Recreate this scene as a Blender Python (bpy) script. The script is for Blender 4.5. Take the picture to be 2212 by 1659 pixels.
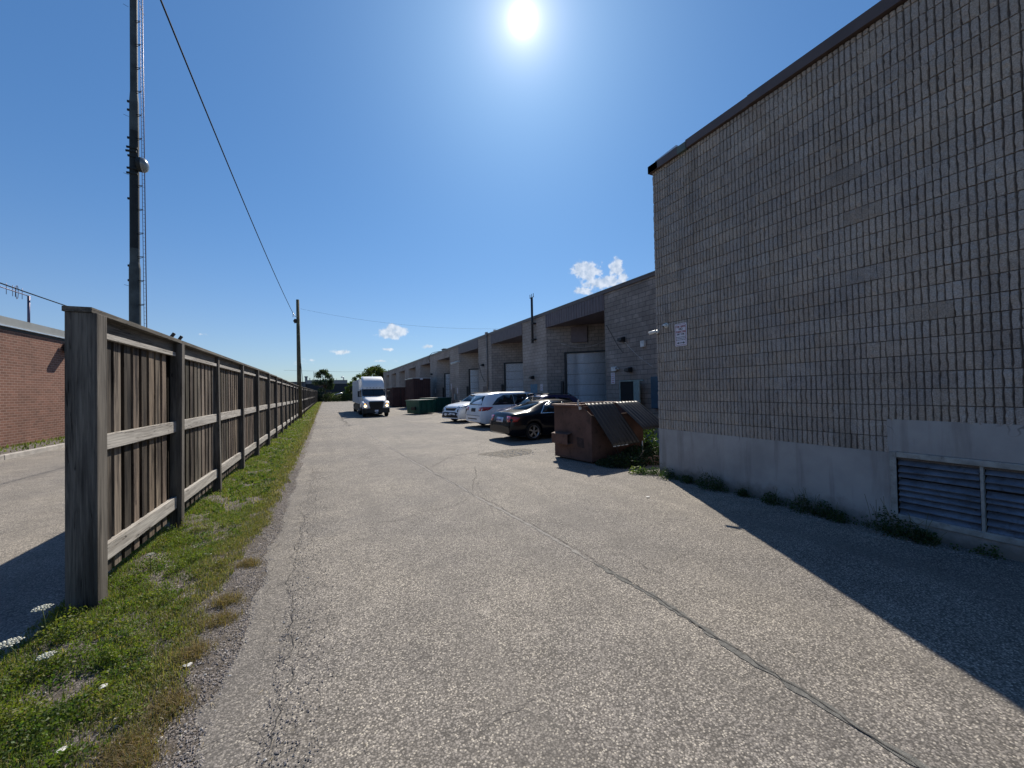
import bpy, bmesh, math, random
import numpy as np
from mathutils import Vector, Matrix
from mathutils.bvhtree import BVHTree
random.seed(7); rng = np.random.default_rng(7)
for o in list(bpy.data.objects): bpy.data.objects.remove(o)
SC = bpy.context.scene; COL = SC.collection
R = math.radians

# ---------------------------------------------------------------- camera, sky, sun, exposure
CAM_H, F, PITCH, ROLL, VPX = 1.85, 850.0, 0.0157, 0.0196, 705.0
yaw = math.atan((1106 - VPX) / F)
fw = Vector((math.sin(yaw)*math.cos(PITCH), math.cos(yaw)*math.cos(PITCH), math.sin(PITCH)))
r0 = Vector((math.cos(yaw), -math.sin(yaw), 0)); u0 = r0.cross(fw)
rt = r0*math.cos(ROLL) - u0*math.sin(ROLL); up = u0*math.cos(ROLL) + r0*math.sin(ROLL)
cd = bpy.data.cameras.new('camera'); cam = bpy.data.objects.new('camera', cd); COL.objects.link(cam)
cd.sensor_width = 36; cd.lens = F/2212*36; cd.clip_start = .05; cd.clip_end = 6000
m = Matrix((rt, up, -fw)).transposed().to_4x4(); m.translation = (0, 0, CAM_H); cam.matrix_world = m
SC.camera = cam
SUN_AZ, SUN_EL = 27.95, 43.66
SV = Vector((math.sin(R(SUN_AZ))*math.cos(R(SUN_EL)), math.cos(R(SUN_AZ))*math.cos(R(SUN_EL)), math.sin(R(SUN_EL))))
sl = bpy.data.lights.new('sun', 'SUN'); so = bpy.data.objects.new('sun', sl); COL.objects.link(so)
sl.energy = 4.6; sl.angle = R(.5); sl.color = (1, .92, .80)
so.rotation_euler = SV.to_track_quat('Z', 'Y').to_euler(); so.location = (0, 0, 50)
SC.view_settings.view_transform = 'Standard'; SC.view_settings.look = 'None'
SC.view_settings.gamma = 1; SC.view_settings.exposure = 0.35

W = bpy.data.worlds.new('World'); SC.world = W; W.use_nodes = True
nt = W.node_tree; N = nt.nodes; L = nt.links
for n in list(N): N.remove(n)
def nd(N, t, **k):
    n = N.new(t)
    for a, b in k.items(): setattr(n, a, b)
    return n
def mth(nt, op, a, b=None, c=None, clamp=False):
    n = nt.nodes.new('ShaderNodeMath'); n.operation = op; n.use_clamp = clamp
    for i, v in enumerate((a, b, c)):
        if v is None: continue
        if isinstance(v, (int, float)): n.inputs[i].default_value = v
        else: nt.links.new(v, n.inputs[i])
    return n.outputs[0]
def sstep(nt, x, a, b):
    n = nt.nodes.new('ShaderNodeMapRange'); n.interpolation_type = 'SMOOTHSTEP'
    nt.links.new(x, n.inputs[0]); n.inputs[1].default_value = a; n.inputs[2].default_value = b
    n.inputs[3].default_value = 0; n.inputs[4].default_value = 1
    return n.outputs[0]
def mixc(nt, f, a, b, t='MIX'):
    n = nt.nodes.new('ShaderNodeMix'); n.data_type = 'RGBA'; n.blend_type = t
    for i, v in ((0, f), (6, a), (7, b)):
        if isinstance(v, (int, float)): n.inputs[i].default_value = v
        elif isinstance(v, tuple): n.inputs[i].default_value = (*v, 1) if len(v) == 3 else v
        else: nt.links.new(v, n.inputs[i])
    return n.outputs[2]
sky = nd(N, 'ShaderNodeTexSky', sky_type='NISHITA', sun_disc=False, sun_elevation=R(SUN_EL), sun_rotation=R(SUN_AZ))
sky.air_density = 1.15; sky.dust_density = .5; sky.ozone_density = 2.2; sky.altitude = 100
tc = nd(N, 'ShaderNodeTexCoord'); sep = nd(N, 'ShaderNodeSeparateXYZ'); L.new(tc.outputs['Generated'], sep.inputs[0])
az = mth(nt, 'ARCTAN2', sep.outputs[0], sep.outputs[1]); el = mth(nt, 'ARCSINE', sep.outputs[2])
nz = nd(N, 'ShaderNodeTexNoise'); nz.inputs['Scale'].default_value = 34; nz.inputs['Detail'].default_value = 9; nz.inputs['Roughness'].default_value = .62
L.new(tc.outputs['Generated'], nz.inputs['Vector'])
nz2 = nd(N, 'ShaderNodeTexNoise'); nz2.inputs['Scale'].default_value = 90; nz2.inputs['Detail'].default_value = 5
L.new(tc.outputs['Generated'], nz2.inputs['Vector'])
def pix2ang(x, y):
    d = fw*F + rt*(x-1106) + up*(829.5-y); d.normalize()
    return math.atan2(d.x, d.y), math.asin(d.z)
CL = [(1266,583,32,26,1.), (1333,578,17,24,.9), (1302,612,56,14,.95), (1262,628,22,9,.8), (1345,600,12,14,.7),
      (845,720,40,13,1.), (848,709,17,10,1.), (734,760,20,6,.65), (825,780,22,4,.6), (833,790,1,1,.1), (840,779,26,5,.4), (922,749,14,5,.6),
      (436,722,16,4,.45), (675,778,24,5,.45), (664,784,36,6,.3), (1020,757,40,6,.35), (838,755,12,4,.6), (890,727,22,3,.3), (760,786,10,3,.3)]
den = None
for x, y, w, h, s_ in CL:
    a0, e0 = pix2ang(x, y); wa = abs(pix2ang(x+w, y)[0]-a0)*1.35; he = abs(pix2ang(x, y-h)[1]-e0)*1.35
    dx = mth(nt, 'DIVIDE', mth(nt, 'SUBTRACT', az, a0), wa); dy = mth(nt, 'DIVIDE', mth(nt, 'SUBTRACT', el, e0), he)
    d2 = mth(nt, 'SQRT', mth(nt, 'ADD', mth(nt, 'MULTIPLY', dx, dx), mth(nt, 'MULTIPLY', dy, dy)))
    v = mth(nt, 'MULTIPLY', mth(nt, 'SUBTRACT', 1.0, d2, clamp=True), s_)
    den = v if den is None else mth(nt, 'MAXIMUM', den, v)
nn = mth(nt, 'ADD', mth(nt, 'MULTIPLY', nz.outputs[0], .75), mth(nt, 'MULTIPLY', nz2.outputs[0], .25))
cd_ = mth(nt, 'ADD', den, mth(nt, 'MULTIPLY', mth(nt, 'SUBTRACT', nn, .5), 2.2))
cm = mth(nt, 'MULTIPLY', sstep(nt, cd_, .18, .52), sstep(nt, den, .0, .12))
bgs = nd(N, 'ShaderNodeVectorMath', operation='SCALE'); bgs.inputs['Scale'].default_value = .10
L.new(sky.outputs[0], bgs.inputs[0])
gm_ = nd(N, 'ShaderNodeGamma'); gm_.inputs[1].default_value = .80; L.new(bgs.outputs[0], gm_.inputs[0])
skc = mixc(nt, 1., gm_.outputs[0], (.262, .475, .715), 'MULTIPLY')
hz_ = mth(nt, 'POWER', mth(nt, 'SUBTRACT', 1., sep.outputs[2], clamp=True), 7.)
hs_ = nd(N, 'ShaderNodeVectorMath', operation='SCALE'); hs_.inputs[0].default_value = (.21, .11, .03); L.new(hz_, hs_.inputs['Scale'])
ha_ = nd(N, 'ShaderNodeVectorMath', operation='ADD'); L.new(skc, ha_.inputs[0]); L.new(hs_.outputs[0], ha_.inputs[1]); skc = ha_.outputs[0]
shade = mixc(nt, sstep(nt, nz2.outputs[0], .3, .7), (.42, .48, .56), (.72, .74, .77))
sc_ = mixc(nt, mth(nt, 'MULTIPLY', cm, .72), skc, shade)
# sun glare as part of the sky
dt = nd(N, 'ShaderNodeVectorMath', operation='DOT_PRODUCT'); L.new(tc.outputs['Generated'], dt.inputs[0]); dt.inputs[1].default_value = SV
ang = mth(nt, 'ARCCOSINE', mth(nt, 'MINIMUM', dt.outputs['Value'], .999999))
def g_exp(s, a): return mth(nt, 'MULTIPLY', mth(nt, 'EXPONENT', mth(nt, 'MULTIPLY', ang, -1/s)), a)
def g_gau(s, a):
    q = mth(nt, 'DIVIDE', ang, s); return mth(nt, 'MULTIPLY', mth(nt, 'EXPONENT', mth(nt, 'MULTIPLY', mth(nt, 'MULTIPLY', q, q), -1.)), a)
def scl(col, v):
    n = nd(N, 'ShaderNodeVectorMath', operation='SCALE'); n.inputs[0].default_value = col; L.new(v, n.inputs['Scale']); return n.outputs[0]
def vadd(a, b):
    n = nd(N, 'ShaderNodeVectorMath', operation='ADD'); L.new(a, n.inputs[0]); L.new(b, n.inputs[1]); return n.outputs[0]
tot = vadd(vadd(sc_, scl((1, .93, .8), g_gau(.014, 3.5))), vadd(scl((1., .86, .72), g_exp(.032, 1.0)), scl((.9, .9, 1.), g_exp(.11, .12))))
bg = nd(N, 'ShaderNodeBackground'); L.new(tot, bg.inputs[0]); bg.inputs[1].default_value = 1
wo = nd(N, 'ShaderNodeOutputWorld'); L.new(bg.outputs[0], wo.inputs[0])

# ---------------------------------------------------------------- pixel helpers (only used to read positions off the photograph while planning)
# ---------------------------------------------------------------- materials
def newmat(name):
    m = bpy.data.materials.new(name); m.use_nodes = True
    return m, m.node_tree, m.node_tree.nodes['Principled BSDF']
def coord(nt, kind='Object'): return nt.nodes.new('ShaderNodeTexCoord').outputs[kind]
def wpos(nt): return nt.nodes.new('ShaderNodeNewGeometry').outputs['Position']
def noise(nt, vec, scale, detail=4, rough=.55, dist=0):
    n = nt.nodes.new('ShaderNodeTexNoise'); n.inputs['Scale'].default_value = scale; n.inputs['Detail'].default_value = detail
    n.inputs['Roughness'].default_value = rough; n.inputs['Distortion'].default_value = dist; nt.links.new(vec, n.inputs['Vector']); return n.outputs[0]
def vscale(nt, vec, s):
    n = nt.nodes.new('ShaderNodeVectorMath'); n.operation = 'MULTIPLY'; nt.links.new(vec, n.inputs[0]); n.inputs[1].default_value = s; return n.outputs[0]
def bump(nt, h, bs, strength=.5, dist=.01, prev=None):
    b = nt.nodes.new('ShaderNodeBump'); b.inputs['Strength'].default_value = strength; b.inputs['Distance'].default_value = dist
    nt.links.new(h, b.inputs['Height'])
    if prev is not None: nt.links.new(prev, b.inputs['Normal'])
    if bs is not None: nt.links.new(b.outputs[0], bs.inputs['Normal'])
    return b.outputs[0]
def mix3(c, k): return tuple(min(1, v*k) for v in c)
def M(name, col, rough=.6, metal=0, var=.2, scale=6, bmp=0, bscale=60, coat=0, spec=None, dirt=None, emit=None):
    m, nt, b = newmat(name); w = coord(nt)
    f = noise(nt, w, scale, 6)
    c = mixc(nt, sstep(nt, f, .3, .7), mix3(col, 1-var), mix3(col, 1+var))
    if dirt:
        c = mixc(nt, mth(nt, 'MULTIPLY', sstep(nt, noise(nt, w, scale*2.7, 8, .7), .5, .72), dirt[1]), c, dirt[0])
    nt.links.new(c, b.inputs['Base Color']); b.inputs['Roughness'].default_value = rough; b.inputs['Metallic'].default_value = metal
    if coat: b.inputs['Coat Weight'].default_value = coat; b.inputs['Coat Roughness'].default_value = .04
    if spec is not None: b.inputs['Specular IOR Level'].default_value = spec
    if bmp: bump(nt, noise(nt, w, bscale, 5), b, bmp, .01)
    if emit: b.inputs['Emission Color'].default_value = (*emit[0], 1); b.inputs['Emission Strength'].default_value = emit[1]
    return m

def m_asphalt(name, base, stone_amt=1., cracks=True):
    m, nt, b = newmat(name); w = wpos(nt)
    vo = nt.nodes.new('ShaderNodeTexVoronoi'); vo.inputs['Scale'].default_value = 88; nt.links.new(w, vo.inputs['Vector'])
    vo.inputs['Randomness'].default_value = 1
    sp = nt.nodes.new('ShaderNodeSeparateColor'); nt.links.new(vo.outputs['Color'], sp.inputs[0])
    val = sp.outputs[0]
    stone = mixc(nt, val, mix3(base, .5), mix3(base, 1.5))
    # light and tan pebbles
    pale = mth(nt, 'MULTIPLY', sstep(nt, sp.outputs[1], .80, .9), sstep(nt, vo.outputs['Distance'], .62, .40))
    stone = mixc(nt, mth(nt, 'MULTIPLY', pale, .85*stone_amt), stone, mix3((base[0]*1.0, base[1]*1.0, base[2]*.94), 2.4))
    gap = sstep(nt, vo.outputs['Distance'], .42, .75)
    stone = mixc(nt, mth(nt, 'MULTIPLY', gap, .75*stone_amt), stone, mix3(base, .30))
    big = noise(nt, w, .35, 5, .6); mid = noise(nt, w, 2.3, 6, .65)
    stone = mixc(nt, 1., stone, mixc(nt, sstep(nt, big, .3, .7), (.82, .82, .84), (1.15, 1.13, 1.09)), 'MULTIPLY')
    stone = mixc(nt, 1., stone, mixc(nt, sstep(nt, mid, .25, .75), (.84, .84, .84), (1.12, 1.12, 1.12)), 'MULTIPLY')
    # oily streaks along the lane
    st = noise(nt, vscale(nt, w, (1.6, .10, 1)), 1., 4, .5)
    stone = mixc(nt, mth(nt, 'MULTIPLY', sstep(nt, st, .48, .68), .42), stone, mix3(base, .6))
    h = vo.outputs['Distance']
    if cracks:
        wd = nt.nodes.new('ShaderNodeVectorMath'); wd.operation = 'ADD'; nt.links.new(w, wd.inputs[0])
        nn = nt.nodes.new('ShaderNodeTexNoise'); nn.inputs['Scale'].default_value = 5; nn.inputs['Detail'].default_value = 5; nt.links.new(w, nn.inputs['Vector'])
        nt.links.new(vscale(nt, nn.outputs['Color'], (.16, .16, .16)), wd.inputs[1])
        sepx = nt.nodes.new('ShaderNodeSeparateXYZ'); nt.links.new(w, sepx.inputs[0])
        tot = None
        for sc, wdt, lo, hi in ((3.6, .010, .56, .68), (.32, .0018, .50, .60), (1.2, .005, .62, .70)):
            v2 = nt.nodes.new('ShaderNodeTexVoronoi'); v2.feature = 'DISTANCE_TO_EDGE'; v2.inputs['Scale'].default_value = sc; nt.links.new(wd.outputs[0], v2.inputs['Vector'])
            line = sstep(nt, v2.outputs['Distance'], wdt*1.6, wdt*.3)
            msk = sstep(nt, noise(nt, w, .45+sc*.12, 3), lo, hi)
            if sc > 3:   # broken edge of the lane beside the verge
                msk = mth(nt, 'MAXIMUM', mth(nt, 'MULTIPLY', msk, .15), mth(nt, 'MULTIPLY', sstep(nt, sepx.outputs[0], .35, -.15), sstep(nt, noise(nt, w, 1.1, 3), .40, .52)))
            q = mth(nt, 'MULTIPLY', line, msk); tot = q if tot is None else mth(nt, 'MAXIMUM', tot, q)
        stone = mixc(nt, mth(nt, 'MULTIPLY', tot, .62), stone, mix3(base, .16))
        h = mth(nt, 'ADD', h, mth(nt, 'MULTIPLY', tot, 1.2))
    nt.links.new(stone, b.inputs['Base Color']); b.inputs['Roughness'].default_value = .82; b.inputs['Specular IOR Level'].default_value = .32
    b0 = bump(nt, mth(nt, 'MULTIPLY', h, -1.), None, .55*stone_amt+.1, .004)
    bump(nt, noise(nt, w, 14, 6, .7), b, .25, .01, b0)
    return m
ASPH = m_asphalt('asphalt_aggregate', (.228, .208, .185))
ASPH2 = m_asphalt('asphalt_lot', (.235, .215, .190), .8, False)

def m_soil():
    m, nt, b = newmat('verge_soil'); w = wpos(nt)
    n1 = noise(nt, w, 7, 8, .7); n2 = noise(nt, w, 55, 6, .75)
    c = mixc(nt, sstep(nt, n1, .3, .7), (.075, .060, .045), (.17, .145, .115))
    c = mixc(nt, sstep(nt, n2, .58, .75), c, (.30, .275, .24))
    vo = nt.nodes.new('ShaderNodeTexVoronoi'); vo.inputs['Scale'].default_value = 75; nt.links.new(w, vo.inputs['Vector'])
    sp = nt.nodes.new('ShaderNodeSeparateColor'); nt.links.new(vo.outputs['Color'], sp.inputs[0])
    peb = mixc(nt, sp.outputs[0], (.09, .075, .068), (.30, .265, .24)); peb = mixc(nt, sstep(nt, sp.outputs[1], .93, .97), peb, (.52, .49, .45))
    peb = mixc(nt, sstep(nt, vo.outputs['Distance'], .40, .7), peb, (.03, .025, .022))
    c = mixc(nt, sstep(nt, n1, .36, .56), c, peb)
    nt.links.new(c, b.inputs['Base Color']); b.inputs['Roughness'].default_value = .95
    b1 = bump(nt, mth(nt, 'MULTIPLY', vo.outputs['Distance'], -1.), None, .8, .006)
    bump(nt, n2, b, .9, .012, b1); return m
SOIL = m_soil()

def m_wood(name, axis, a, bcol, dark, dk=.5):
    m, nt, b = newmat(name); w = coord(nt)
    oi = nt.nodes.new('ShaderNodeObjectInfo').outputs['Random']
    off = nt.nodes.new('ShaderNodeVectorMath'); off.operation = 'ADD'; nt.links.new(w, off.inputs[0])
    cx = nt.nodes.new('ShaderNodeCombineXYZ'); nt.links.new(mth(nt, 'MULTIPLY', oi, 37.), cx.inputs[0]); nt.links.new(mth(nt, 'MULTIPLY', oi, 19.), cx.inputs[2]); nt.links.new(cx.outputs[0], off.inputs[1])
    w = off.outputs[0]
    s = {'z': (60, 60, 2.2), 'y': (60, 2.2, 60)}[axis]; s2 = {'z': (7, 7, .7), 'y': (7, .7, 7)}[axis]
    g = noise(nt, vscale(nt, w, s), 1, 5, .6, .6); g2 = noise(nt, vscale(nt, w, s2), 1, 5, .65)
    c = mixc(nt, sstep(nt, g, .3, .7), a, bcol)
    c = mixc(nt, mth(nt, 'MULTIPLY', sstep(nt, g2, .42, .66), dk), c, dark)
    sp = nt.nodes.new('ShaderNodeTexVoronoi'); sp.inputs['Scale'].default_value = 1.; nt.links.new(vscale(nt, w, {'z': (9, 9, 3.2), 'y': (9, 3.2, 9)}[axis]), sp.inputs['Vector'])
    c = mixc(nt, mth(nt, 'MULTIPLY', sstep(nt, sp.outputs['Distance'], .13, .06), .8), c, dark)
    crk = noise(nt, vscale(nt, w, {'z': (26, 26, .55), 'y': (26, .55, 26)}[axis]), 1, 3, .5, .3)
    ck = mth(nt, 'MULTIPLY', sstep(nt, mth(nt, 'ABSOLUTE', mth(nt, 'SUBTRACT', crk, .5)), .012, .002), sstep(nt, g2, .45, .55))
    c = mixc(nt, mth(nt, 'MULTIPLY', ck, .85), c, (.012, .010, .009))
    if name == 'weathered_board_wood':
        at = nt.nodes.new('ShaderNodeAttribute'); at.attribute_name = 'Col'; c = mixc(nt, 1., c, at.outputs['Color'], 'MULTIPLY')
    nt.links.new(c, b.inputs['Base Color']); b.inputs['Roughness'].default_value = .88; b.inputs['Specular IOR Level'].default_value = .25
    bump(nt, mth(nt, 'SUBTRACT', g, mth(nt, 'MULTIPLY', ck, 2.)), b, .5, .004); return m
W_POST = m_wood('weathered_post_wood', 'z', (.088, .080, .072), (.195, .176, .152), (.035, .030, .027), .75)
W_BOARD = m_wood('weathered_board_wood', 'z', (.10, .085, .073), (.27, .225, .185), (.020, .014, .013), 1.)
W_RAIL = m_wood('weathered_rail_wood', 'y', (.33, .31, .285), (.56, .53, .48), (.20, .175, .15), .45)
W_CAP = m_wood('weathered_cap_wood', 'y', (.10, .092, .08), (.20, .18, .15), (.045, .04, .035), .6)

def m_brick(name, bw, bh, ms, c1, c2, cm, bmp=.5, flute=0, off=.5, lowvar=.15):
    m, nt, b = newmat(name); uv = coord(nt, 'UV')
    t = nt.nodes.new('ShaderNodeTexBrick'); nt.links.new(uv, t.inputs['Vector']); t.offset = off
    t.inputs['Scale'].default_value = 1; t.inputs['Brick Width'].default_value = bw; t.inputs['Row Height'].default_value = bh
    t.inputs['Mortar Size'].default_value = ms; t.inputs['Mortar Smooth'].default_value = .2; t.inputs['Bias'].default_value = 0
    t.inputs['Color1'].default_value = (*c1, 1); t.inputs['Color2'].default_value = (*c2, 1); t.inputs['Mortar'].default_value = (*cm, 1)
    c = t.outputs['Color']
    n1 = noise(nt, uv, .6, 6, .6); n2 = noise(nt, uv, 45, 5, .7)
    c = mixc(nt, 1., c, mixc(nt, sstep(nt, n1, .3, .7), (1-lowvar,)*3, (1+lowvar,)*3), 'MULTIPLY')
    c = mixc(nt, 1., c, mixc(nt, sstep(nt, n2, .3, .7), (.82,)*3, (1.18,)*3), 'MULTIPLY')
    h = mth(nt, 'ADD', mth(nt, 'MULTIPLY', t.outputs['Fac'], -1.), mth(nt, 'MULTIPLY', n2, .5))
    if flute:
        wv = nt.nodes.new('ShaderNodeTexWave'); wv.wave_type = 'BANDS'; wv.bands_direction = 'X'; wv.inputs['Scale'].default_value = 1/(flute*math.pi*1.0)*1.0
        wv.inputs['Scale'].default_value = 2*math.pi/(20*flute); wv.inputs['Distortion'].default_value = 1.2; wv.inputs['Detail Scale'].default_value = 3; nt.links.new(uv, wv.inputs['Vector'])
        gm = mth(nt, 'MULTIPLY', sstep(nt, wv.outputs['Fac'], .34, .08), sstep(nt, noise(nt, uv, 1.7, 2), .36, .5))
        c = mixc(nt, mth(nt, 'MULTIPLY', gm, .62), c, mix3(cm, .7)); h = mth(nt, 'SUBTRACT', h, mth(nt, 'MULTIPLY', gm, 1.5))
    nt.links.new(c, b.inputs['Base Color']); b.inputs['Roughness'].default_value = .92; b.inputs['Specular IOR Level'].default_value = .25
    bump(nt, h, b, bmp, .012); return m
BRICK = m_brick('red_brick', .29, .1, .008, (.155, .078, .057), (.22, .108, .078), (.34, .25, .20), .5, 0, .5, .12)
CMU = m_brick('split_block', .4, .2, .009, (.32, .27, .235), (.365, .31, .272), (.15, .13, .115), .6)
CMUF = m_brick('fluted_block', .4, .2, .009, (.30, .255, .225), (.345, .292, .256), (.11, .096, .086), .7, .0667)
def m_rib():
    m, nt, b = newmat('rough_ribbed_block'); w = wpos(nt)
    n1 = noise(nt, w, 70, 6, .75); n2 = noise(nt, w, 1.3, 5); at = nt.nodes.new('ShaderNodeAttribute'); at.attribute_name = 'Col'
    c = mixc(nt, 1., at.outputs['Color'], mixc(nt, sstep(nt, n1, .28, .72), (.62,)*3, (1.34,)*3), 'MULTIPLY')
    c = mixc(nt, 1., c, mixc(nt, sstep(nt, n2, .3, .7), (.88, .88, .90), (1.1, 1.09, 1.07)), 'MULTIPLY')
    sk_ = noise(nt, vscale(nt, w, (6, 6, .35)), 1., 5, .6); c = mixc(nt, mth(nt, 'MULTIPLY', sstep(nt, sk_, .52, .70), .30), c, (.10, .09, .08))
    nt.links.new(c, b.inputs['Base Color']); b.inputs['Roughness'].default_value = .95; b.inputs['Specular IOR Level'].default_value = .2
    bump(nt, n1, b, .8, .008); return m
RIB = m_rib()
def m_stucco():
    m, nt, b = newmat('grey_render'); w = wpos(nt)
    c = mixc(nt, sstep(nt, noise(nt, w, 1.3, 7, .6), .3, .7), (.30, .29, .28), (.40, .385, .37))
    c = mixc(nt, mth(nt, 'MULTIPLY', sstep(nt, noise(nt, vscale(nt, w, (5, 5, .4)), 1, 5, .6), .52, .68), .4), c, (.16, .145, .13))
    sx = nt.nodes.new('ShaderNodeSeparateXYZ'); nt.links.new(w, sx.inputs[0])
    dz = mth(nt, 'ADD', sx.outputs[2], mth(nt, 'MULTIPLY', noise(nt, w, 3.5, 6, .65), -.55))
    c = mixc(nt, mth(nt, 'MULTIPLY', sstep(nt, dz, .02, -.24), .75), c, (.11, .095, .075))
    v = nt.nodes.new('ShaderNodeTexVoronoi'); v.feature = 'DISTANCE_TO_EDGE'; v.inputs['Scale'].default_value = .9
    wd = nt.nodes.new('ShaderNodeVectorMath'); wd.operation = 'ADD'; nt.links.new(w, wd.inputs[0]); nz_ = nt.nodes.new('ShaderNodeTexNoise'); nz_.inputs['Scale'].default_value = 4; nt.links.new(w, nz_.inputs['Vector']); nt.links.new(vscale(nt, nz_.outputs['Color'], (.25,)*3), wd.inputs[1]); nt.links.new(wd.outputs[0], v.inputs['Vector'])
    c = mixc(nt, mth(nt, 'MULTIPLY', mth(nt, 'MULTIPLY', sstep(nt, v.outputs['Distance'], .005, .001), sstep(nt, noise(nt, w, .8, 2), .48, .58)), .6), c, (.05, .045, .04))
    nt.links.new(c, b.inputs['Base Color']); b.inputs['Roughness'].default_value = .93
    bump(nt, noise(nt, w, 110, 5, .7), b, .4, .008); return m
STUCCO = m_stucco()
FASC = M('brown_metal_fascia', (.115, .080, .066), .45, .25, .12, 3)
FASC2 = M('dark_ribbed_fascia', (.125, .092, .095), .5, .25, .12, 3)
STEELW = M('galvanised_flashing', (.62, .62, .62), .35, .6, .1)
DOORW = M('white_sectional_door', (.84, .85, .87), .85, 0, .0, .6, spec=.08)
BLACKP = M('black_painted_steel', (.018, .018, .02), .45)
BLUEP = M('blue_door_paint', (.04, .14, .22), .5)
GREENP = M('grey_green_door_paint', (.22, .27, .25), .5)
DARKIN = M('dark_interior', (.012, .012, .012), .9)
ROOFG = M('roof_gravel', (.25, .24, .22), .95, bmp=.5)
CONC = M('kerb_concrete', (.42, .39, .35), .9, var=.2, scale=3, bmp=.4)
CONCP = M('grey_parapet_metal', (.25, .26, .25), .6, var=.08, scale=2)
TOWERM = M('tower_steel', (.055, .066, .068), .7, .2, .35, 1.2)
TOWERD = M('tower_steel_dark', (.014, .017, .018), .7, .2, .3, 1.2)
POLEW = M('pole_wood', (.115, .10, .055), .9, var=.35, scale=5, bmp=.5, bscale=30)
WIRE = M('black_cable', (.006, .006, .007), .8, spec=.1)
RUST = M('brown_dumpster_paint', (.125, .068, .052), .7, .0, .22, 2.2, .2, 25, dirt=((.04, .026, .022), .85), spec=.25)
LIDM = M('black_plastic_lid', (.014, .016, .019), .40, 0, .15, 4, dirt=((.06, .058, .052), .4))
LIDE = M('worn_lid_edge', (.55, .54, .50), .6)
GRND = M('green_dumpster_paint', (.012, .085, .062), .5, .05, .18, 3, dirt=((.05, .05, .04), .5))
CONTM = M('brown_container_paint', (.065, .028, .026), .65, .05, .2, 2)
def carpaint(n, c, coat=1., met=0, rough=.3): return M(n, c, rough, met, .03, 2, coat=coat)
P_BLACK = M('black_car_paint', (.003, .004, .008), .25, 0, .03, 2, coat=.25, spec=.25); P_WHITE = carpaint('white_car_paint', (.80, .82, .84), .6)
P_BLUE = carpaint('dark_blue_car_paint', (.025, .028, .11), 1., .3)
P_TRUCK = carpaint('white_truck_paint', (.72, .73, .74), .35, 0, .45)
GLASS = M('tinted_car_glass', (.008, .012, .015), .05, 0, .05, spec=.6)
TYRE = M('tyre_rubber', (.012, .012, .012), .85); RIM = M('alloy_rim', (.42, .42, .43), .3, .9)
TAIL = M('red_tail_lamp', (.42, .012, .018), .15, coat=1); HEADL = M('clear_head_lamp', (.35, .38, .40), .12, .6, coat=1)
TRIM = M('black_plastic_trim', (.014, .014, .015), .6); CHROME = M('chrome_strip', (.7, .7, .7), .15, 1.)
PLATE = M('licence_plate_white', (.7, .72, .78), .5); PLATEB = M('blue_ink', (.03, .06, .25), .5)
LITH = M('lit_head_lamp', (1., .85, .6), .3, emit=((1, .80, .48), 2.6)); LITA = M('lit_amber_lamp', (.9, .45, .1), .3, emit=((1, .42, .07), 1.4))
TRAILW = M('trailer_white', (.66, .67, .68), .5, var=.05, scale=1)
SIGNW = M('sign_white', (.66, .64, .70), .35, var=.03); SIGNR = M('sign_red_ink', (.32, .03, .04), .5); SIGNK = M('sign_black_ink', (.03, .03, .035), .5)
CAMW = M('white_camera_housing', (.68, .68, .65), .35, var=.04); LENS = M('black_lens', (.004, .004, .005), .05, coat=1)
PALE = M('pale_plastic', (.62, .62, .60), .6)
SLAT = M('dull_blue_grey_louvre', (.14, .17, .22), .6, .2, .25, 5, dirt=((.05, .045, .04), .7))
FRAMEP = M('worn_grey_frame', (.31, .31, .29), .8, 0, .25, 7, dirt=((.12, .10, .08), .6))
PIPE = M('tan_downpipe', (.26, .22, .19), .6); ANT = M('antenna_metal', (.13, .11, .16), .5, .5)
def m_leaf(name, trans=.35, rough=.55):
    m, nt, b = newmat(name)
    at = nt.nodes.new('ShaderNodeAttribute'); at.attribute_name = 'Col'
    nt.links.new(at.outputs['Color'], b.inputs['Base Color']); b.inputs['Roughness'].default_value = rough; b.inputs['Specular IOR Level'].default_value = .3
    tr = nt.nodes.new('ShaderNodeBsdfTranslucent'); nt.links.new(mixc(nt, 1., at.outputs['Color'], (1.5, 1.7, .7), 'MULTIPLY'), tr.inputs[0])
    mx = nt.nodes.new('ShaderNodeMixShader'); mx.inputs[0].default_value = trans
    nt.links.new(b.outputs[0], mx.inputs[1]); nt.links.new(tr.outputs[0], mx.inputs[2])
    nt.links.new(mx.outputs[0], nt.nodes['Material Output'].inputs[0]); return m
LEAF = m_leaf('foliage'); GRASSM = m_leaf('grass_blades', .4); BARK = M('bark', (.09, .07, .055), .9, var=.3, scale=8, bmp=.5)
STONE = M('loose_stone', (.30, .27, .25), .9, var=.35, scale=20)

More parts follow.
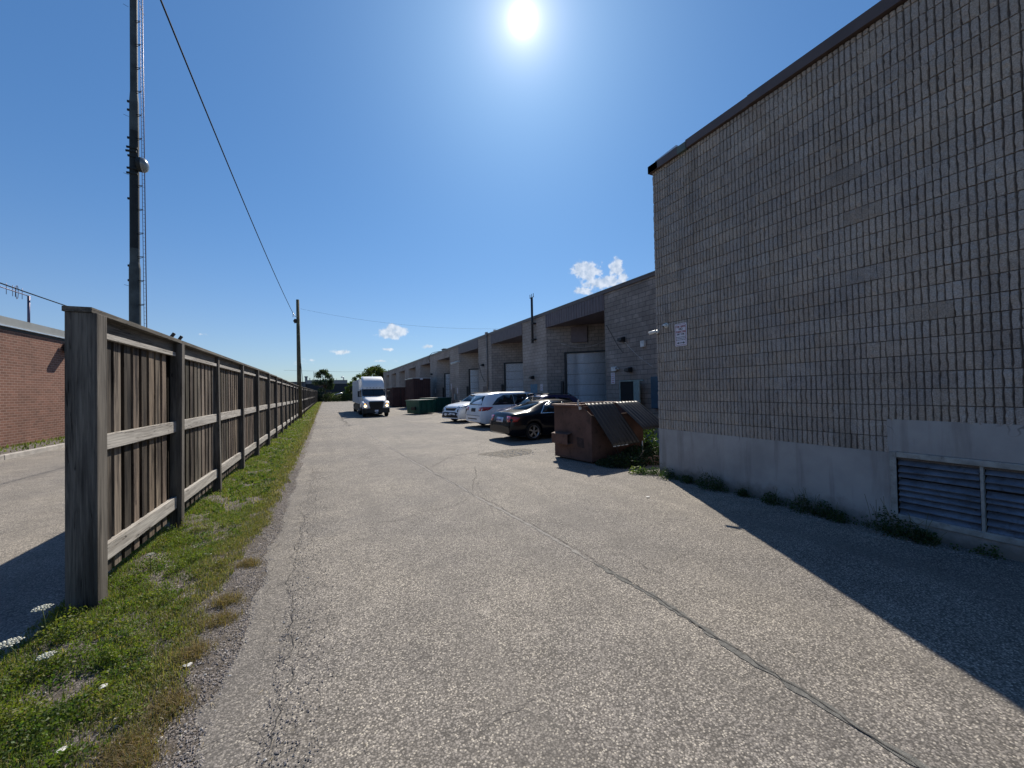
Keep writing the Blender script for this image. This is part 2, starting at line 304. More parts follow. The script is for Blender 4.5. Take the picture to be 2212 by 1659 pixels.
# ---------------------------------------------------------------- mesh helpers
def offs(p):
    v = Vector((0, 0, 0))
    while p is not None: v += p.location; p = p.parent
    return v
class MB:
    def __init__(s): s.v = []; s.f = []; s.uv = {}; s.sm = set()
    def add(s, vs, fs, smooth=False):
        b = len(s.v); s.v += [tuple(v) for v in vs]
        for f in fs:
            if smooth: s.sm.add(len(s.f))
            s.f.append(tuple(b+i for i in f))
        return s
    def quad(s, pts, uvs=None):
        b = len(s.v); s.v += [tuple(p) for p in pts]
        if uvs: s.uv[len(s.f)] = uvs
        s.f.append(tuple(range(b, b+len(pts)))); return s
    def box(s, x0, x1, y0, y1, z0, z1):
        return s.add([(x, y, z) for z in (z0, z1) for y in (y0, y1) for x in (x0, x1)],
                     [(0, 2, 3, 1), (4, 5, 7, 6), (0, 1, 5, 4), (2, 6, 7, 3), (0, 4, 6, 2), (1, 3, 7, 5)])
    def obox(s, c, ux, uy, uz, hx, hy, hz):
        c, ux, uy, uz = map(Vector, (c, ux, uy, uz)); 
        return s.add([c+ux*hx*i+uy*hy*j+uz*hz*k for k in (-1, 1) for j in (-1, 1) for i in (-1, 1)],
                     [(0, 2, 3, 1), (4, 5, 7, 6), (0, 1, 5, 4), (2, 6, 7, 3), (0, 4, 6, 2), (1, 3, 7, 5)])
    def prism(s, poly, a, b):   # poly of 3D points (list), extruded by vector a->b
        n = len(poly); a = Vector(a); b = Vector(b)
        vs = [Vector(p)+a for p in poly]+[Vector(p)+b for p in poly]
        return s.add(vs, [tuple(range(n))[::-1], tuple(range(n, 2*n))]+[(i, (i+1) % n, (i+1) % n+n, i+n) for i in range(n)])
    def tube(s, pts, r, n=8, caps=True):
        pts = [Vector(p) for p in pts]; rs = r if isinstance(r, (list, tuple)) else [r]*len(pts)
        ring = []; prev = None; vs = []
        for i, p in enumerate(pts):
            d = (pts[min(i+1, len(pts)-1)]-pts[max(i-1, 0)]).normalized()
            a = prev if prev is not None else (Vector((0, 0, 1)) if abs(d.z) < .9 else Vector((1, 0, 0)))
            x = (a-d*a.dot(d)).normalized(); prev = x; y = d.cross(x)
            vs += [p+(x*math.cos(2*math.pi*k/n)+y*math.sin(2*math.pi*k/n))*rs[i] for k in range(n)]
        fs = [(i*n+k, i*n+(k+1) % n, (i+1)*n+(k+1) % n, (i+1)*n+k) for i in range(len(pts)-1) for k in range(n)]
        s.add(vs, fs, True)
        if caps:
            b = len(s.v)-len(vs); s.f.append(tuple(b+k for k in range(n))[::-1]); s.f.append(tuple(b+(len(pts)-1)*n+k for k in range(n)))
        return s
    def lathe(s, c, ax, prof, n=24):   # prof: (r, h) along axis
        ax = Vector(ax).normalized(); a = Vector((0, 0, 1)) if abs(ax.z) < .9 else Vector((1, 0, 0)); x = (a-ax*a.dot(ax)).normalized(); y = ax.cross(x); c = Vector(c)
        vs = [c+ax*h+(x*math.cos(2*math.pi*k/n)+y*math.sin(2*math.pi*k/n))*r for r, h in prof for k in range(n)]
        return s.add(vs, [(i*n+k, i*n+(k+1) % n, (i+1)*n+(k+1) % n, (i+1)*n+k) for i in range(len(prof)-1) for k in range(n)], True)
    def build(s, name, mat, parent=None, label=None, cat=None, group=None, kind=None, col=None, bev=0, at=None, world=True):
        me = bpy.data.meshes.new(name)
        o0 = offs(parent) if (parent and world) else Vector((0, 0, 0))
        if at is not None: o0 = Vector(at)
        vs = s.v if o0.length == 0 else [(v[0]-o0.x, v[1]-o0.y, v[2]-o0.z) for v in s.v]
        me.from_pydata(vs, [], s.f); me.materials.append(mat)
        if s.uv:
            ul = me.uv_layers.new(name='UVMap')
            for p in me.polygons:
                u = s.uv.get(p.index)
                if u:
                    for li, c in zip(p.loop_indices, u): ul.data[li].uv = c
        if s.sm:
            sm = np.zeros(len(me.polygons), dtype=bool); sm[list(s.sm)] = True; me.polygons.foreach_set('use_smooth', sm)
        if col is not None:
            ca = me.color_attributes.new('Col', 'FLOAT_COLOR', 'POINT'); ca.data.foreach_set('color', np.asarray(col, dtype=np.float32).ravel())
        me.update()
        o = bpy.data.objects.new(name, me); COL.objects.link(o)
        if at is not None: o.location = at
        if parent: o.parent = parent
        if bev:
            bm = o.modifiers.new('bevel', 'BEVEL'); bm.width = bev; bm.segments = 2; bm.limit_method = 'ANGLE'
        return tag(o, label, cat, group, kind)
def tag(o, label=None, cat=None, group=None, kind=None):
    for k, v in (('label', label), ('category', cat), ('group', group), ('kind', kind)):
        if v: o[k] = v
    return o
def thing(name, loc, label, cat, group=None, rz=0):
    o = bpy.data.objects.new(name, None); COL.objects.link(o); o.location = loc; o.rotation_euler = (0, 0, rz); o.empty_display_size = .2
    return tag(o, label, cat, group)
def copy_tree(o, loc, label=None, rz=None):
    c = o.copy(); COL.objects.link(c); c.location = loc
    if rz is not None: c.rotation_euler = (0, 0, rz)
    if label: c['label'] = label
    for ch in list(o.children):
        d = ch.copy(); COL.objects.link(d); d.parent = c
        for g in list(ch.children):
            e = g.copy(); COL.objects.link(e); e.parent = d
    return c
# ---------------------------------------------------------------- ground
g = MB(); ys = [-60, 0, 60, 200, 2500]
g.quad([(-2500, -800, -.03), (2500, -800, -.03), (2500, 3500, -.03), (-2500, 3500, -.03)]); g.build('ground', M('far_ground', (.13, .13, .10), .95, scale=.05), kind='structure')
def sheet(name, x0, x1, y0, y1, z, mat, nx=2, ny=2, fn=None):
    mb = MB(); vs = []
    for j in range(ny+1):
        for i in range(nx+1):
            x = x0+(x1-x0)*i/nx; y = y0+(y1-y0)*j/ny; vs.append((x, y, z if fn is None else fn(x, y)))
    mb.add(vs, [(j*(nx+1)+i, j*(nx+1)+i+1, (j+1)*(nx+1)+i+1, (j+1)*(nx+1)+i) for j in range(ny) for i in range(nx)], fn is not None)
    return mb.build(name, mat, kind='structure')
sheet('lane', -.75, 14.6, -12, 108, 0, ASPH, 4, 20)
sheet('neighbour_lot', -9.06, -2.1, -12, 108, -.004, ASPH2)
def vn(x, y, s=1.): return .5*(math.sin(x*3.1*s+1.7*math.sin(y*1.3*s))+math.sin(y*2.3*s+2.1*math.sin(x*1.9*s+.7)))
def verge_z(x, y):
    t = max(0, min(1, (x+2.18)/.25))*max(0, min(1, (-.45-x)/.35))
    return -.022+t*(.045+.015*vn(x*2, y*2)+.008*vn(x*9, y*8))
sheet('verge', -2.26, -.34, 1.2, 30, 0, SOIL, 26, 400, verge_z)
sheet('verge', -2.26, -.75, 30, 108, 0, SOIL, 8, 120, lambda x, y: verge_z(min(x-.1, -.8), y))
# kerb and strip along the brick building
k = MB()
for i in range(22):
    y = -6+i*3.4; k.box(-9.22, -9.05, y, y+3.385, -.05, .145+.004*math.sin(i*2.1))
k.build('kerb', CONC, kind='structure', bev=.02)
sheet('grass_strip', -10.75, -9.22, -6, 68, .13, SOIL, 6, 100, lambda x, y: .12+.015*vn(x*3, y*3))
# cracks and the worn centre seam of the lane
def strip(name, pts, w, z, mat, jag=.02, seg=.05):
    P = []
    for a, b in zip(pts, pts[1:]):
        d = math.hypot(b[0]-a[0], b[1]-a[1]); n = max(1, int(d/seg))
        for i in range(n): P.append((a[0]+(b[0]-a[0])*i/n, a[1]+(b[1]-a[1])*i/n))
    P.append(pts[-1]); mb = MB(); vs = []; dr = 0
    for i, (x, y) in enumerate(P):
        dr = dr*.9+random.gauss(0, jag*.5); a = P[max(0, i-1)]; b = P[min(len(P)-1, i+1)]
        dx, dy = b[0]-a[0], b[1]-a[1]; l = math.hypot(dx, dy) or 1; nx, ny = -dy/l, dx/l
        ww = w*(.35+1.1*random.random())*min(1, (i+1)/6, (len(P)-i)/6)
        vs += [(x+nx*(dr-ww), y+ny*(dr-ww), z), (x+nx*(dr+ww), y+ny*(dr+ww), z)]
    mb.add(vs, [(2*i, 2*i+1, 2*i+3, 2*i+2) for i in range(len(P)-1)]); return mb.build(name, mat, kind='structure')
SEAM = M('filled_seam', (.14, .137, .125), .9, var=.3, scale=30, bmp=.6, bscale=200); CRK = M('open_crack', (.060, .055, .05), .95)
SEAML = M('worn_pale_seam', (.25, .235, .215), .9, var=.2, scale=30, bmp=.5, bscale=200)
strip('lane_seam', [(2.56, .3), (2.56, 2.2), (2.60, 2.6), (2.54, 3.5)], .028, .004, SEAM, .010)
strip('lane_seam', [(2.54, 3.5), (2.53, 4.6), (2.35, 6.6), (2.14, 9.8), (1.9, 14), (1.7, 20)], .022, .0035, SEAML, .010)
strip('lane_crack', [(2.58, .3), (2.58, 2.2), (2.63, 2.6), (2.57, 3.5), (2.55, 4.6), (2.37, 6.6), (2.16, 9.8), (1.92, 14)], .0035, .008, CRK, .016)
strip('lane_crack', [(2.33, 6.6), (1.9, 6.2), (1.4, 6.1), (.9, 5.9), (.4, 5.95)], .003, .006, CRK, .02)
strip('lane_crack', [(2.36, 6.8), (2.8, 7.9), (3.3, 9.2)], .004, .006, CRK, .02)
strip('lane_crack', [(2.2, 9.5), (3.0, 10.8), (4.4, 11.4)], .006, .006, CRK, .03)
strip('lane_crack', [(2.95, 3.6), (3.0, 3.1), (3.1, 2.6)], .0022, .006, CRK, .03)
strip('lane_crack', [(3.1, 3.05), (3.3, 3.1), (3.6, 3.05)], .002, .006, CRK, .03)
strip('lane_crack', [(-.28, 2.0), (-.26, 2.9), (-.3, 3.8), (-.33, 5), (-.3, 6.2), (-.38, 8)], .0026, .006, CRK, .035)
strip('lane_crack', [(.8, 12), (1.3, 13.2), (1.9, 13.6)], .007, .006, CRK, .03)
strip('lane_crack', [(4.2, 26), (5.5, 23), (7, 21.5)], .02, .006, CRK, .05)
strip('lane_crack', [(1.2, 24), (1.0, 31), (1.4, 36), (1.1, 44)], .02, .006, CRK, .08)
PATCH = M('dark_dirt_patch', (.145, .130, .108), .95, var=.5, scale=8, bmp=.7, bscale=60)
mb = MB(); mb.add([(4.85+.75*math.cos(t)*(1+.25*math.sin(3*t)), 10.55+.75*math.sin(t)*(1+.3*math.sin(2*t+1)), .004) for t in np.linspace(0, 2*math.pi, 40)[:-1]], [tuple(range(39))]); mb.build('dirt_patch', PATCH, kind='structure')

# ---------------------------------------------------------------- wooden fence
fence = thing('wooden_fence', (-1.93, 4.7, 0), 'long weathered board fence with square posts and a flat cap', 'fence')
def local_part(mb, name, mat, parent, bev=0):
    if isinstance(bev, list): return mb.build(name, mat, parent, world=False, col=np.array(bev))
    return mb.build(name, mat, parent, world=False, bev=bev)
def bay_meshes(seed, L_):
    rd = random.Random(seed); out = {}
    p = MB(); y = .03; pc = []
    while y < L_-.16:
        wd = .135+rd.random()*.012; x = .012+rd.random()*.006; zt = 2.56; tilt = rd.uniform(-.004, .004)
        p.obox((x-.05, y+wd/2, (zt+.16)/2), (1, 0, tilt*0), (0, 1, tilt), (0, -tilt, 1), .017, wd/2, (zt-.16)/2)
        k_ = rd.choice([.32, .5, .62, .8, 1.05])*rd.uniform(.85, 1.15); pc += [(k_*rd.uniform(.96, 1.12), k_, k_*rd.uniform(.85, 1.), 1)]*8
        y += wd+.075
    y = -.06
    while y < L_+.06:
        p.obox((-.125, y+.07, 1.36), (1, 0, 0), (0, 1, 0), (0, 0, 1), .010+.002*rd.random(), .0695, 1.24); y += .139; k_ = rd.uniform(.10, .2); pc += [(k_, k_, k_, 1)]*8  # rear boards tinted near black, painting in the shade of the gaps
    out['board_panel'] = (p, W_BOARD, pc)
    q = MB(); q.box(-.018, .0, 0, L_, 2.472, 2.6); out['top_board'] = (q, W_CAP, .002)
    q = MB(); q.box(-.018, .028, 0, L_, 2.415, 2.47); out['top_rail'] = (q, W_RAIL, .003)
    q = MB(); q.box(-.028, .026, 0, L_, 1.365, 1.512); out['middle_rail'] = (q, W_RAIL, .004)
    q = MB(); q.box(-.028, .026, 0, L_, .305, .465); out['bottom_rail'] = (q, W_RAIL, .004)
    q = MB(); q.box(-.112, .078, -.192 if seed == 0 else -.06, L_+.056, 2.602, 2.648); out['cap_board'] = (q, W_CAP, .003)
    return out
PY = [4.70, 7.04, 9.29, 11.65, 13.98, 16.5, 18.9, 21.2, 23.5, 25.8, 28.1, 30.45]
while PY[-1] < 102: PY.append(PY[-1]+2.33)
pm = MB(); pm.box(-.075, .058, -.06, .06, -.3, 2.60); post0 = None
cache = {}
for i, y in enumerate(PY):
    yy = y-4.7; zs = 1 if y < 14 else max(.945, 1-(y-14)*.0033)
    if i == 0:
        e = MB(); e.box(-.095, .112, -.03, .15, -.3, 2.60); po = local_part(e, 'post', W_POST, fence, .006)
    else:
        if post0 is None: post0 = local_part(pm, 'post', W_POST, fence, .005); po = post0
        else: po = post0.copy(); COL.objects.link(po); po.parent = fence
        po.location = (.022, yy, 0); po.rotation_euler = (random.uniform(-.009, .009), random.uniform(-.014, .014), 0)
    po.scale = (1, 1, zs)
    if i == len(PY)-1: break
    y0 = yy+(.15 if i == 0 else .06); Lb = PY[i+1]-4.7-.06-y0
    key = (i % 4, 0) if i > 1 else (i, 1)
    if key not in cache:
        cache[key] = (Lb, {n: local_part(b_, n, m_, fence, bv) for n, (b_, m_, bv) in bay_meshes(i, Lb).items()}); obs = cache[key][1]; s = 1
    else:
        obs = {}
        for n, o in cache[key][1].items():
            c = o.copy(); COL.objects.link(c); c.parent = fence; obs[n] = c
        s = Lb/cache[key][0]
    for n, o in obs.items():
        o.location = (0.005, y0, random.uniform(-.008, .008) if 'rail' in n and 'top' not in n else 0)
        o.scale = (1, s, zs)

# ---------------------------------------------------------------- brick building on the left
BX = -10.65
bb = thing('brick_building', (BX-6, 30, .1), 'low red brick building with a grey metal parapet behind the fence', 'building')
y0, y1, zt = -2, 66, 4.44
mb = MB(); mb.quad([(BX, y0, .1), (BX, y1, .1), (BX, y1, zt), (BX, y0, zt)], [(y0, .1), (y1, .1), (y1, zt), (y0, zt)])
mb.quad([(BX-14, y0, .1), (BX, y0, .1), (BX, y0, zt), (BX-14, y0, zt)], [(0, .1), (14, .1), (14, zt), (0, zt)])
mb.quad([(BX, y1, .1), (BX-14, y1, .1), (BX-14, y1, zt), (BX, y1, zt)], [(0, .1), (14, .1), (14, zt), (0, zt)])
mb.quad([(BX-14, y1, .1), (BX-14, y0, .1), (BX-14, y0, zt), (BX-14, y1, zt)], [(y1, .1), (y0, .1), (y0, zt), (y1, zt)])
mb.build('wall', BRICK, bb)
mb = MB(); mb.box(BX-14.05, BX+.02, y0-.05, y1, zt+.0, zt+.10); mb.build('soffit_band', TRIM, bb)
mb = MB(); mb.box(BX-14.1, BX+.12, y0-.1, y1+.05, zt+.10, zt+.15); mb.build('drip_edge', STEELW, bb)
mb = MB()
for i in range(28):
    a = y0-.05+i*2.45; mb.box(BX-.25, BX+.06+.004*(i % 2), a, min(a+2.44, y1), zt+.15, zt+.46)
mb.build('parapet', CONCP, bb)
mb = MB(); mb.box(BX-14, BX-.25, y0, y1, zt+.15, zt+.3); mb.build('roof', ROOFG, bb)
mb = MB(); mb.box(BX-1.2, BX-.3, 20.2, 20.9, zt+.3, zt+.56); mb.box(BX-1.0, BX-.4, 24.0, 24.8, zt+.3, zt+.50); mb.build('roof_hatch', TRIM, bb)
wl = thing('wall_lamp', (BX, 24.55, 4.1), 'dark hooded wall lamp near the top of the red brick wall', 'wall lamp')
mb = MB(); mb.box(BX, BX+.1, 24.45, 24.65, 4.0, 4.3); mb.build('bracket', BLACKP, wl)
mb = MB(); mb.prism([(BX+.1, 24.3, 4.32), (BX+.52, 24.3, 4.2), (BX+.52, 24.3, 4.02), (BX+.1, 24.3, 3.9)], (0, 0, 0), (0, .5, 0)); mb.build('hood', BLACKP, wl, bev=.02)
an = thing('television_antenna', (BX-1, 23.9, 4.74), 'rooftop television antenna on an upright mast above the brick building', 'antenna')
mb = MB(); mb.tube([(BX-.8, 23.9, 4.5), (BX-.8, 23.9, 6.28)], .045, 8); mb.build('mast', ANT, an)
mb = MB(); mb.tube([(BX-.8, 23.95, 6.27), (BX-.8, 23.6, 6.27), (BX-.8, 20.2, 6.27)], .02, 6); mb.build('boom', ANT, an)
mb = MB()
for yy in (23.5, 23.1, 22.95, 22.6, 22.1, 21.6): mb.tube([(BX-.8, yy, 6.05), (BX-.8, yy, 6.5)], .009, 5)
mb.tube([(BX-.8, 23.2+.07*math.cos(t), 6.27+.28*math.sin(t)) for t in np.linspace(0, 2*math.pi, 17)], .010, 5, False)
mb.build('element', ANT, an)
for (yy, xx, lab) in ((39.5, BX-.4, 'far one of a pair'),):
    fl = thing('floodlight', (xx, 40.6, 4.74), 'twin grey floodlights on a short roof bracket seen above the fence cap', 'floodlight')
    mb = MB(); mb.tube([(xx, 40.6, 4.6), (xx, 40.6, 6.3)], .03, 6); mb.tube([(xx, 39.8, 6.55), (xx, 39.9, 6.35), (xx, 40.6, 6.3), (xx, 41.3, 6.35), (xx, 41.5, 6.62)], .03, 6); mb.build('bracket', ANT, fl)
    for q in (39.7, 41.5):
        h = MB(); h.obox((xx+.05, q, 6.75), (.8, .2, -.5), (-.2, .95, .0), (.5, 0, .8), .1, .25, .2); h.build('lamp_head', TRIM, fl, bev=.03)
mb = MB(); mb.tube([(BX-.6, y, 6.5-.02*(y-19)-(1-((y-19)/9)**2)*.12) for y in np.linspace(10, 36, 24)], .025, 6)
mb.build('utility_cable', WIRE, at=(BX-.6, 20, 6), label='twisted black cable running above the brick building roof', cat='cable')

# ---------------------------------------------------------------- near block building on the right
NX, NY = 6.374, 6.26
nb = thing('block_building', (NX+6, 0, 0), 'tall ribbed grey block building with rendered base in shade on the right', 'building')
def stucco_top(y): return 1.40 if y < 2.48 else .98
G = .028; pitch = .4/6
vs = []; fs = []; cols = []
def rib(yc, wd, z0, z1, prot, jit, c):
    b = len(vs); n = 4
    for i in range(n+1):
        z = z0+(z1-z0)*i/n; a = yc-wd/2+random.gauss(0, jit); d = yc+wd/2+random.gauss(0, jit)
        x0 = NX+G-prot+random.gauss(0, .0035); x1 = NX+G-prot+random.gauss(0, .0035); inset = .004 if i in (0, n) else 0
        vs.extend([(NX+G, a-.002, z), (x0+inset, a+.003, z), ((x0+x1)/2-.004+inset, yc, z), (x1+inset, d-.003, z), (NX+G, d+.002, z)]); cols.extend([c]*5)
    for i in range(n):
        for j in range(4): fs.append((b+i*5+j, b+i*5+j+1, b+(i+1)*5+j+1, b+(i+1)*5+j))
    fs.append((b, b+4, b+3, b+2, b+1)); e = b+n*5; fs.append((e, e+1, e+2, e+3, e+4))
z = .98; row = 0
while z < 6.44:
    zt_ = min(z+.189, 6.445); nblk = int((NY+5)/.4)+1
    for bi in range(nblk):
        yb = NY-(bi+1)*.4+(.2 if row % 2 else 0)
        fn_ = .5+.25*(math.sin(yb*2.3+1.7*math.sin(z*1.9))+math.sin(z*3.1+1.3*math.sin(yb*1.7)+2)); flush = random.random() < .012+.05*(fn_ > .8); bc = random.uniform(.94, 1.06)*(.86 if flush else 1); tint = random.uniform(-.012, .012)
        deep = random.uniform(.72, 1.)*(1-.28*max(0, fn_-.55))
        for r_ in range(6):
            yc = yb+(r_+.5)*pitch
            if yc > NY-.005 or yc < -5 or (z < 1.37 and yc < 2.48): continue
            v = bc*random.uniform(.93, 1.07); c = (.372*v+tint, .326*v, .284*v-tint, 1)
            fl_ = flush or random.random() < .02
            rib(yc, pitch*(1.02 if fl_ else random.uniform(.75, .86)+.08*max(0, fn_-.6)), z, zt_, G*(.90 if fl_ else deep), .0028, c)
    z += .2; row += 1
mb = MB(); mb.v = vs; mb.f = fs
mb.build('ribbed_wall', RIB, nb, col=np.array(cols))
bc_ = [(.15, .13, .115, 1)]*8
mb = MB(); mb.box(NX+G-.001, 24, -5, NY-.02, .9, 6.45); mb.build('wall_core', RIB, nb, col=np.array(bc_))
mb = MB(); mb.box(NX+.004, 23.9, 2.48, NY-.004, -.05, .978); mb.box(NX+.003, 23.8, -5, 2.479, -.05, .23)
mb.box(NX+.003, 23.8, 2.40, 2.479, .23, 1.395); mb.box(NX+.003, 23.8, -5, 2.40, 1.0, 1.395)
mb.build('rendered_base', STUCCO, nb)
mb = MB()
mb.box(NX-.06, NX+.3, -5, 4.1, 6.46, 6.625); mb.box(NX-.055, NX+.3, 4.103, 5.34, 6.455, 6.615); mb.box(NX-.058, NX+.3, 5.53, NY+.06, 6.445, 6.60); mb.box(NX-.058, 24, NY-.2, NY+.058, 6.446, 6.598)
mb.build('parapet_cap', FASC, nb)
mb = MB(); mb.box(NX-.065, NX+.3, 5.335, 5.535, 6.44, 6.585); mb.build('patched_cap_joint', M('grey_green_patch', (.10, .125, .105), .6), nb)
mb = MB(); mb.box(NX+.25, 24, -5, NY-.1, 6.45, 6.5); mb.build('roof', ROOFG, nb)
mb = MB(); mb.obox((NX+.12, 5.85, 6.625), (1, 0, 0), (0, 1, -.05), (0, .05, 1), .16, .28, .018); mb.build('loose_flashing', STEELW, nb)
# louvre vent in the base
lv = MB(); x0 = NX-.012
lv.box(x0, NX+.06, 2.40, 2.465, .215, .995); lv.box(x0, NX+.06, -1.2, 2.399, .93, .996); lv.box(x0, NX+.06, -1.2, 2.399, .16, .225)
vent = thing('louvre_vent', (NX, 1.7, .2), 'wide grey louvred vent low in the rendered base of the block building', 'vent')
lv.build('vent_frame', FRAMEP, vent, bev=.006)
for a, b in ((1.722, 2.395), (.95, 1.68), (.2, .908), (-1.2, .16)):
    s_ = MB(); n = 9
    for i in range(n):
        zc = .232+i*.0765+random.uniform(-.006, .006)+(-.016 if i == 5 else 0); sk = (.02 if (i == 7 and a > 1.7) else 0); ang_ = R(48)+random.uniform(-.12, .12)
        s_.prism([(NX+.016, a, zc+.006), (NX+.075, a, zc+.062), (NX+.079, a, zc+.058), (NX+.018, a, zc-.004)], (0, 0, 0), (0, b-a, -sk))
    s_.build('louvre_panel', SLAT, vent)
for yy in (1.70, .929, .18): mb = MB(); mb.box(NX+.002, NX+.05, yy-.012, yy+.012, .226, .929); mb.build('mullion', FRAMEP, vent)
mb = MB(); mb.box(NX+.09, NX+.12, -1.2, 2.4, .226, .93); mb.build('vent_back', DARKIN, vent)

# ---------------------------------------------------------------- lettering helper
FONT = {'A': '01110 10001 10001 11111 10001 10001 10001', 'E': '11111 10000 11110 10000 10000 10000 11111', 'F': '11111 10000 11110 10000 10000 10000 10000',
 'G': '01110 10001 10000 10111 10001 10001 01110', 'I': '01110 00100 00100 00100 00100 00100 01110', 'K': '10001 10010 11100 10100 10010 10001 10001', 'M': '10001 11011 10101 10101 10001 10001 10001',
 'N': '10001 11001 10101 10101 10011 10001 10001', 'O': '01110 10001 10001 10001 10001 10001 01110', 'P': '11110 10001 10001 11110 10000 10000 10000', 'R': '11110 10001 10001 11110 10100 10010 10001',
 'T': '11111 00100 00100 00100 00100 00100 00100', 'U': '10001 10001 10001 10001 10001 10001 01110', 'Y': '10001 01010 00100 00100 00100 00100 00100'}
def text_sign(root, X, yc, z0, z1, wd, front=-1):
    """No-parking plate on a plane facing -X, reading left to right as Y decreases."""
    r = .03; pts = []
    for cy, cz, a0 in ((wd/2-r, z1-r, 0), (-wd/2+r, z1-r, 90), (-wd/2+r, z0+r, 180), (wd/2-r, z0+r, 270)):
        for k_ in range(5):
            t = R(a0+22.5*k_); pts.append((X, yc+cy+r*math.cos(t), cz+r*math.sin(t)))
    mb = MB(); mb.prism(pts, (0, 0, 0), (-.006, 0, 0)); mb.build('sign_plate', SIGNW, root)
    b = MB(); h = z1-z0
    for q in (0, 1):
        yy = yc+(wd/2-.022)*(1-2*q); b.box(X-.0085, X-.0065, yy-.003, yy+.003, z0+.03, z1-.03)
        zz = (z0+.02, z1-.02)[q]; b.box(X-.0085, X-.0065, yc-wd/2+.03, yc+wd/2-.03, zz-.003, zz+.003)
    b.build('border_line', SIGNR, root)
    def word(mb, s, zc, hh, ww):
        n = len(s); cw = ww/(n*6-1); ch = hh/7
        for i, c in enumerate(s):
            if c == ' ': continue
            for r_, line in enumerate(FONT[c].split()):
                for q, v in enumerate(line):
                    if v == '1':
                        ya = yc+ww/2-(i*6+q)*cw; zz = zc+hh/2-r_*ch
                        mb.box(X-.0095, X-.0065, ya-cw*1.04, ya, zz-ch*1.04, zz)
    a = MB(); word(a, 'FIRE ROUTE', z1-h*.145, h*.085, wd*.80); word(a, 'PARKING', z1-h*.37, h*.085, wd*.82); a.build('red_lettering', SIGNR, root)
    a = MB(); word(a, 'NO', z1-h*.25, h*.085, wd*.30); word(a, 'ANY TIME', z1-h*.48, h*.07, wd*.62)
    for k_ in range(3):
        zz = z1-h*(.60+.065*k_); yy = yc+wd*.40
        while yy > yc-wd*.38:
            l = random.uniform(.02, .05); a.box(X-.0085, X-.0065, max(yy-l, yc-wd*.4), yy, zz-h*.010, zz+h*.010); yy -= l+.01
    zz = z0+h*.14; a.box(X-.0085, X-.0065, yc-wd*.22, yc+wd*.22, zz-.006, zz+.006)
    for sg in (1, -1): a.prism([(X-.0065, yc+sg*wd*.34, zz), (X-.0065, yc+sg*wd*.2, zz+.022), (X-.0065, yc+sg*wd*.2, zz-.022)], (0, 0, 0), (-.002, 0, 0))
    a.build('black_lettering', SIGNK, root)
sg = thing('parking_sign', (NX, 5.605, 2.66), 'white and red FIRE ROUTE NO PARKING plate on the near block wall', 'sign')
text_sign(sg, NX-.004, 5.605, 2.66, 3.11, .285)
def dome_cam(p, label):
    t = thing('dome_camera', p, label, 'security camera'); p = Vector(p)
    mb = MB(); mb.lathe(p, (-1, 0, 0), [(0, 0), (.055, 0), (.055, .02), (.042, .03)], 16); mb.build('base', CAMW, t)
    mb = MB(); c = p+Vector((-.055, 0, -.005)); mb.lathe(c, (-.6, .3, -.5), [(.0, -.045), (.03, -.034), (.043, -.012), (.045, .0), (.04, .018), (.03, .03)], 16); mb.build('eyeball', CAMW, t)
    mb = MB(); mb.lathe(c, (-.6, .3, -.5), [(.03, .0305), (.022, .040), (0, .044)], 16); mb.build('lens', LENS, t)
def bullet_cam(p, d, label, L_=.16, s=1.):
    t = thing('bullet_camera', p, label, 'security camera'); p = Vector(p); d = Vector(d).normalized(); j = p+Vector((-.06, .0, .0))*s
    mb = MB(); mb.lathe(p, (-1, .3, 0), [(0, 0), (.045*s, 0), (.045*s, .02), (.015*s, .03), (.015*s, .07*s)], 14); mb.build('bracket', CAMW, t)
    mb = MB(); mb.lathe(j-d*.02, d, [(0, 0), (.032*s, 0), (.036*s, .02), (.036*s, L_*s), (.03*s, L_*s)], 14); mb.build('housing', CAMW, t)
    mb = MB(); mb.lathe(j-d*.02, d, [(.03*s, (L_-.004)*s), (0, (L_-.004)*s)], 14); mb.build('lens', LENS, t)
dome_cam((NX-.002, 5.965, 3.12), 'white dome camera left of the fire route sign on the near block wall')
bullet_cam((NX-.002, 6.21, 3.03), (-.55, .75, -.2), 'white bullet camera fixed at the far corner of the near block wall')
mb = MB(); mb.tube([(NX-.01, 6.15, 3.03), (NX-.012, 5.6, 3.03), (NX-.012, 5.2, 3.03)], .005, 5)

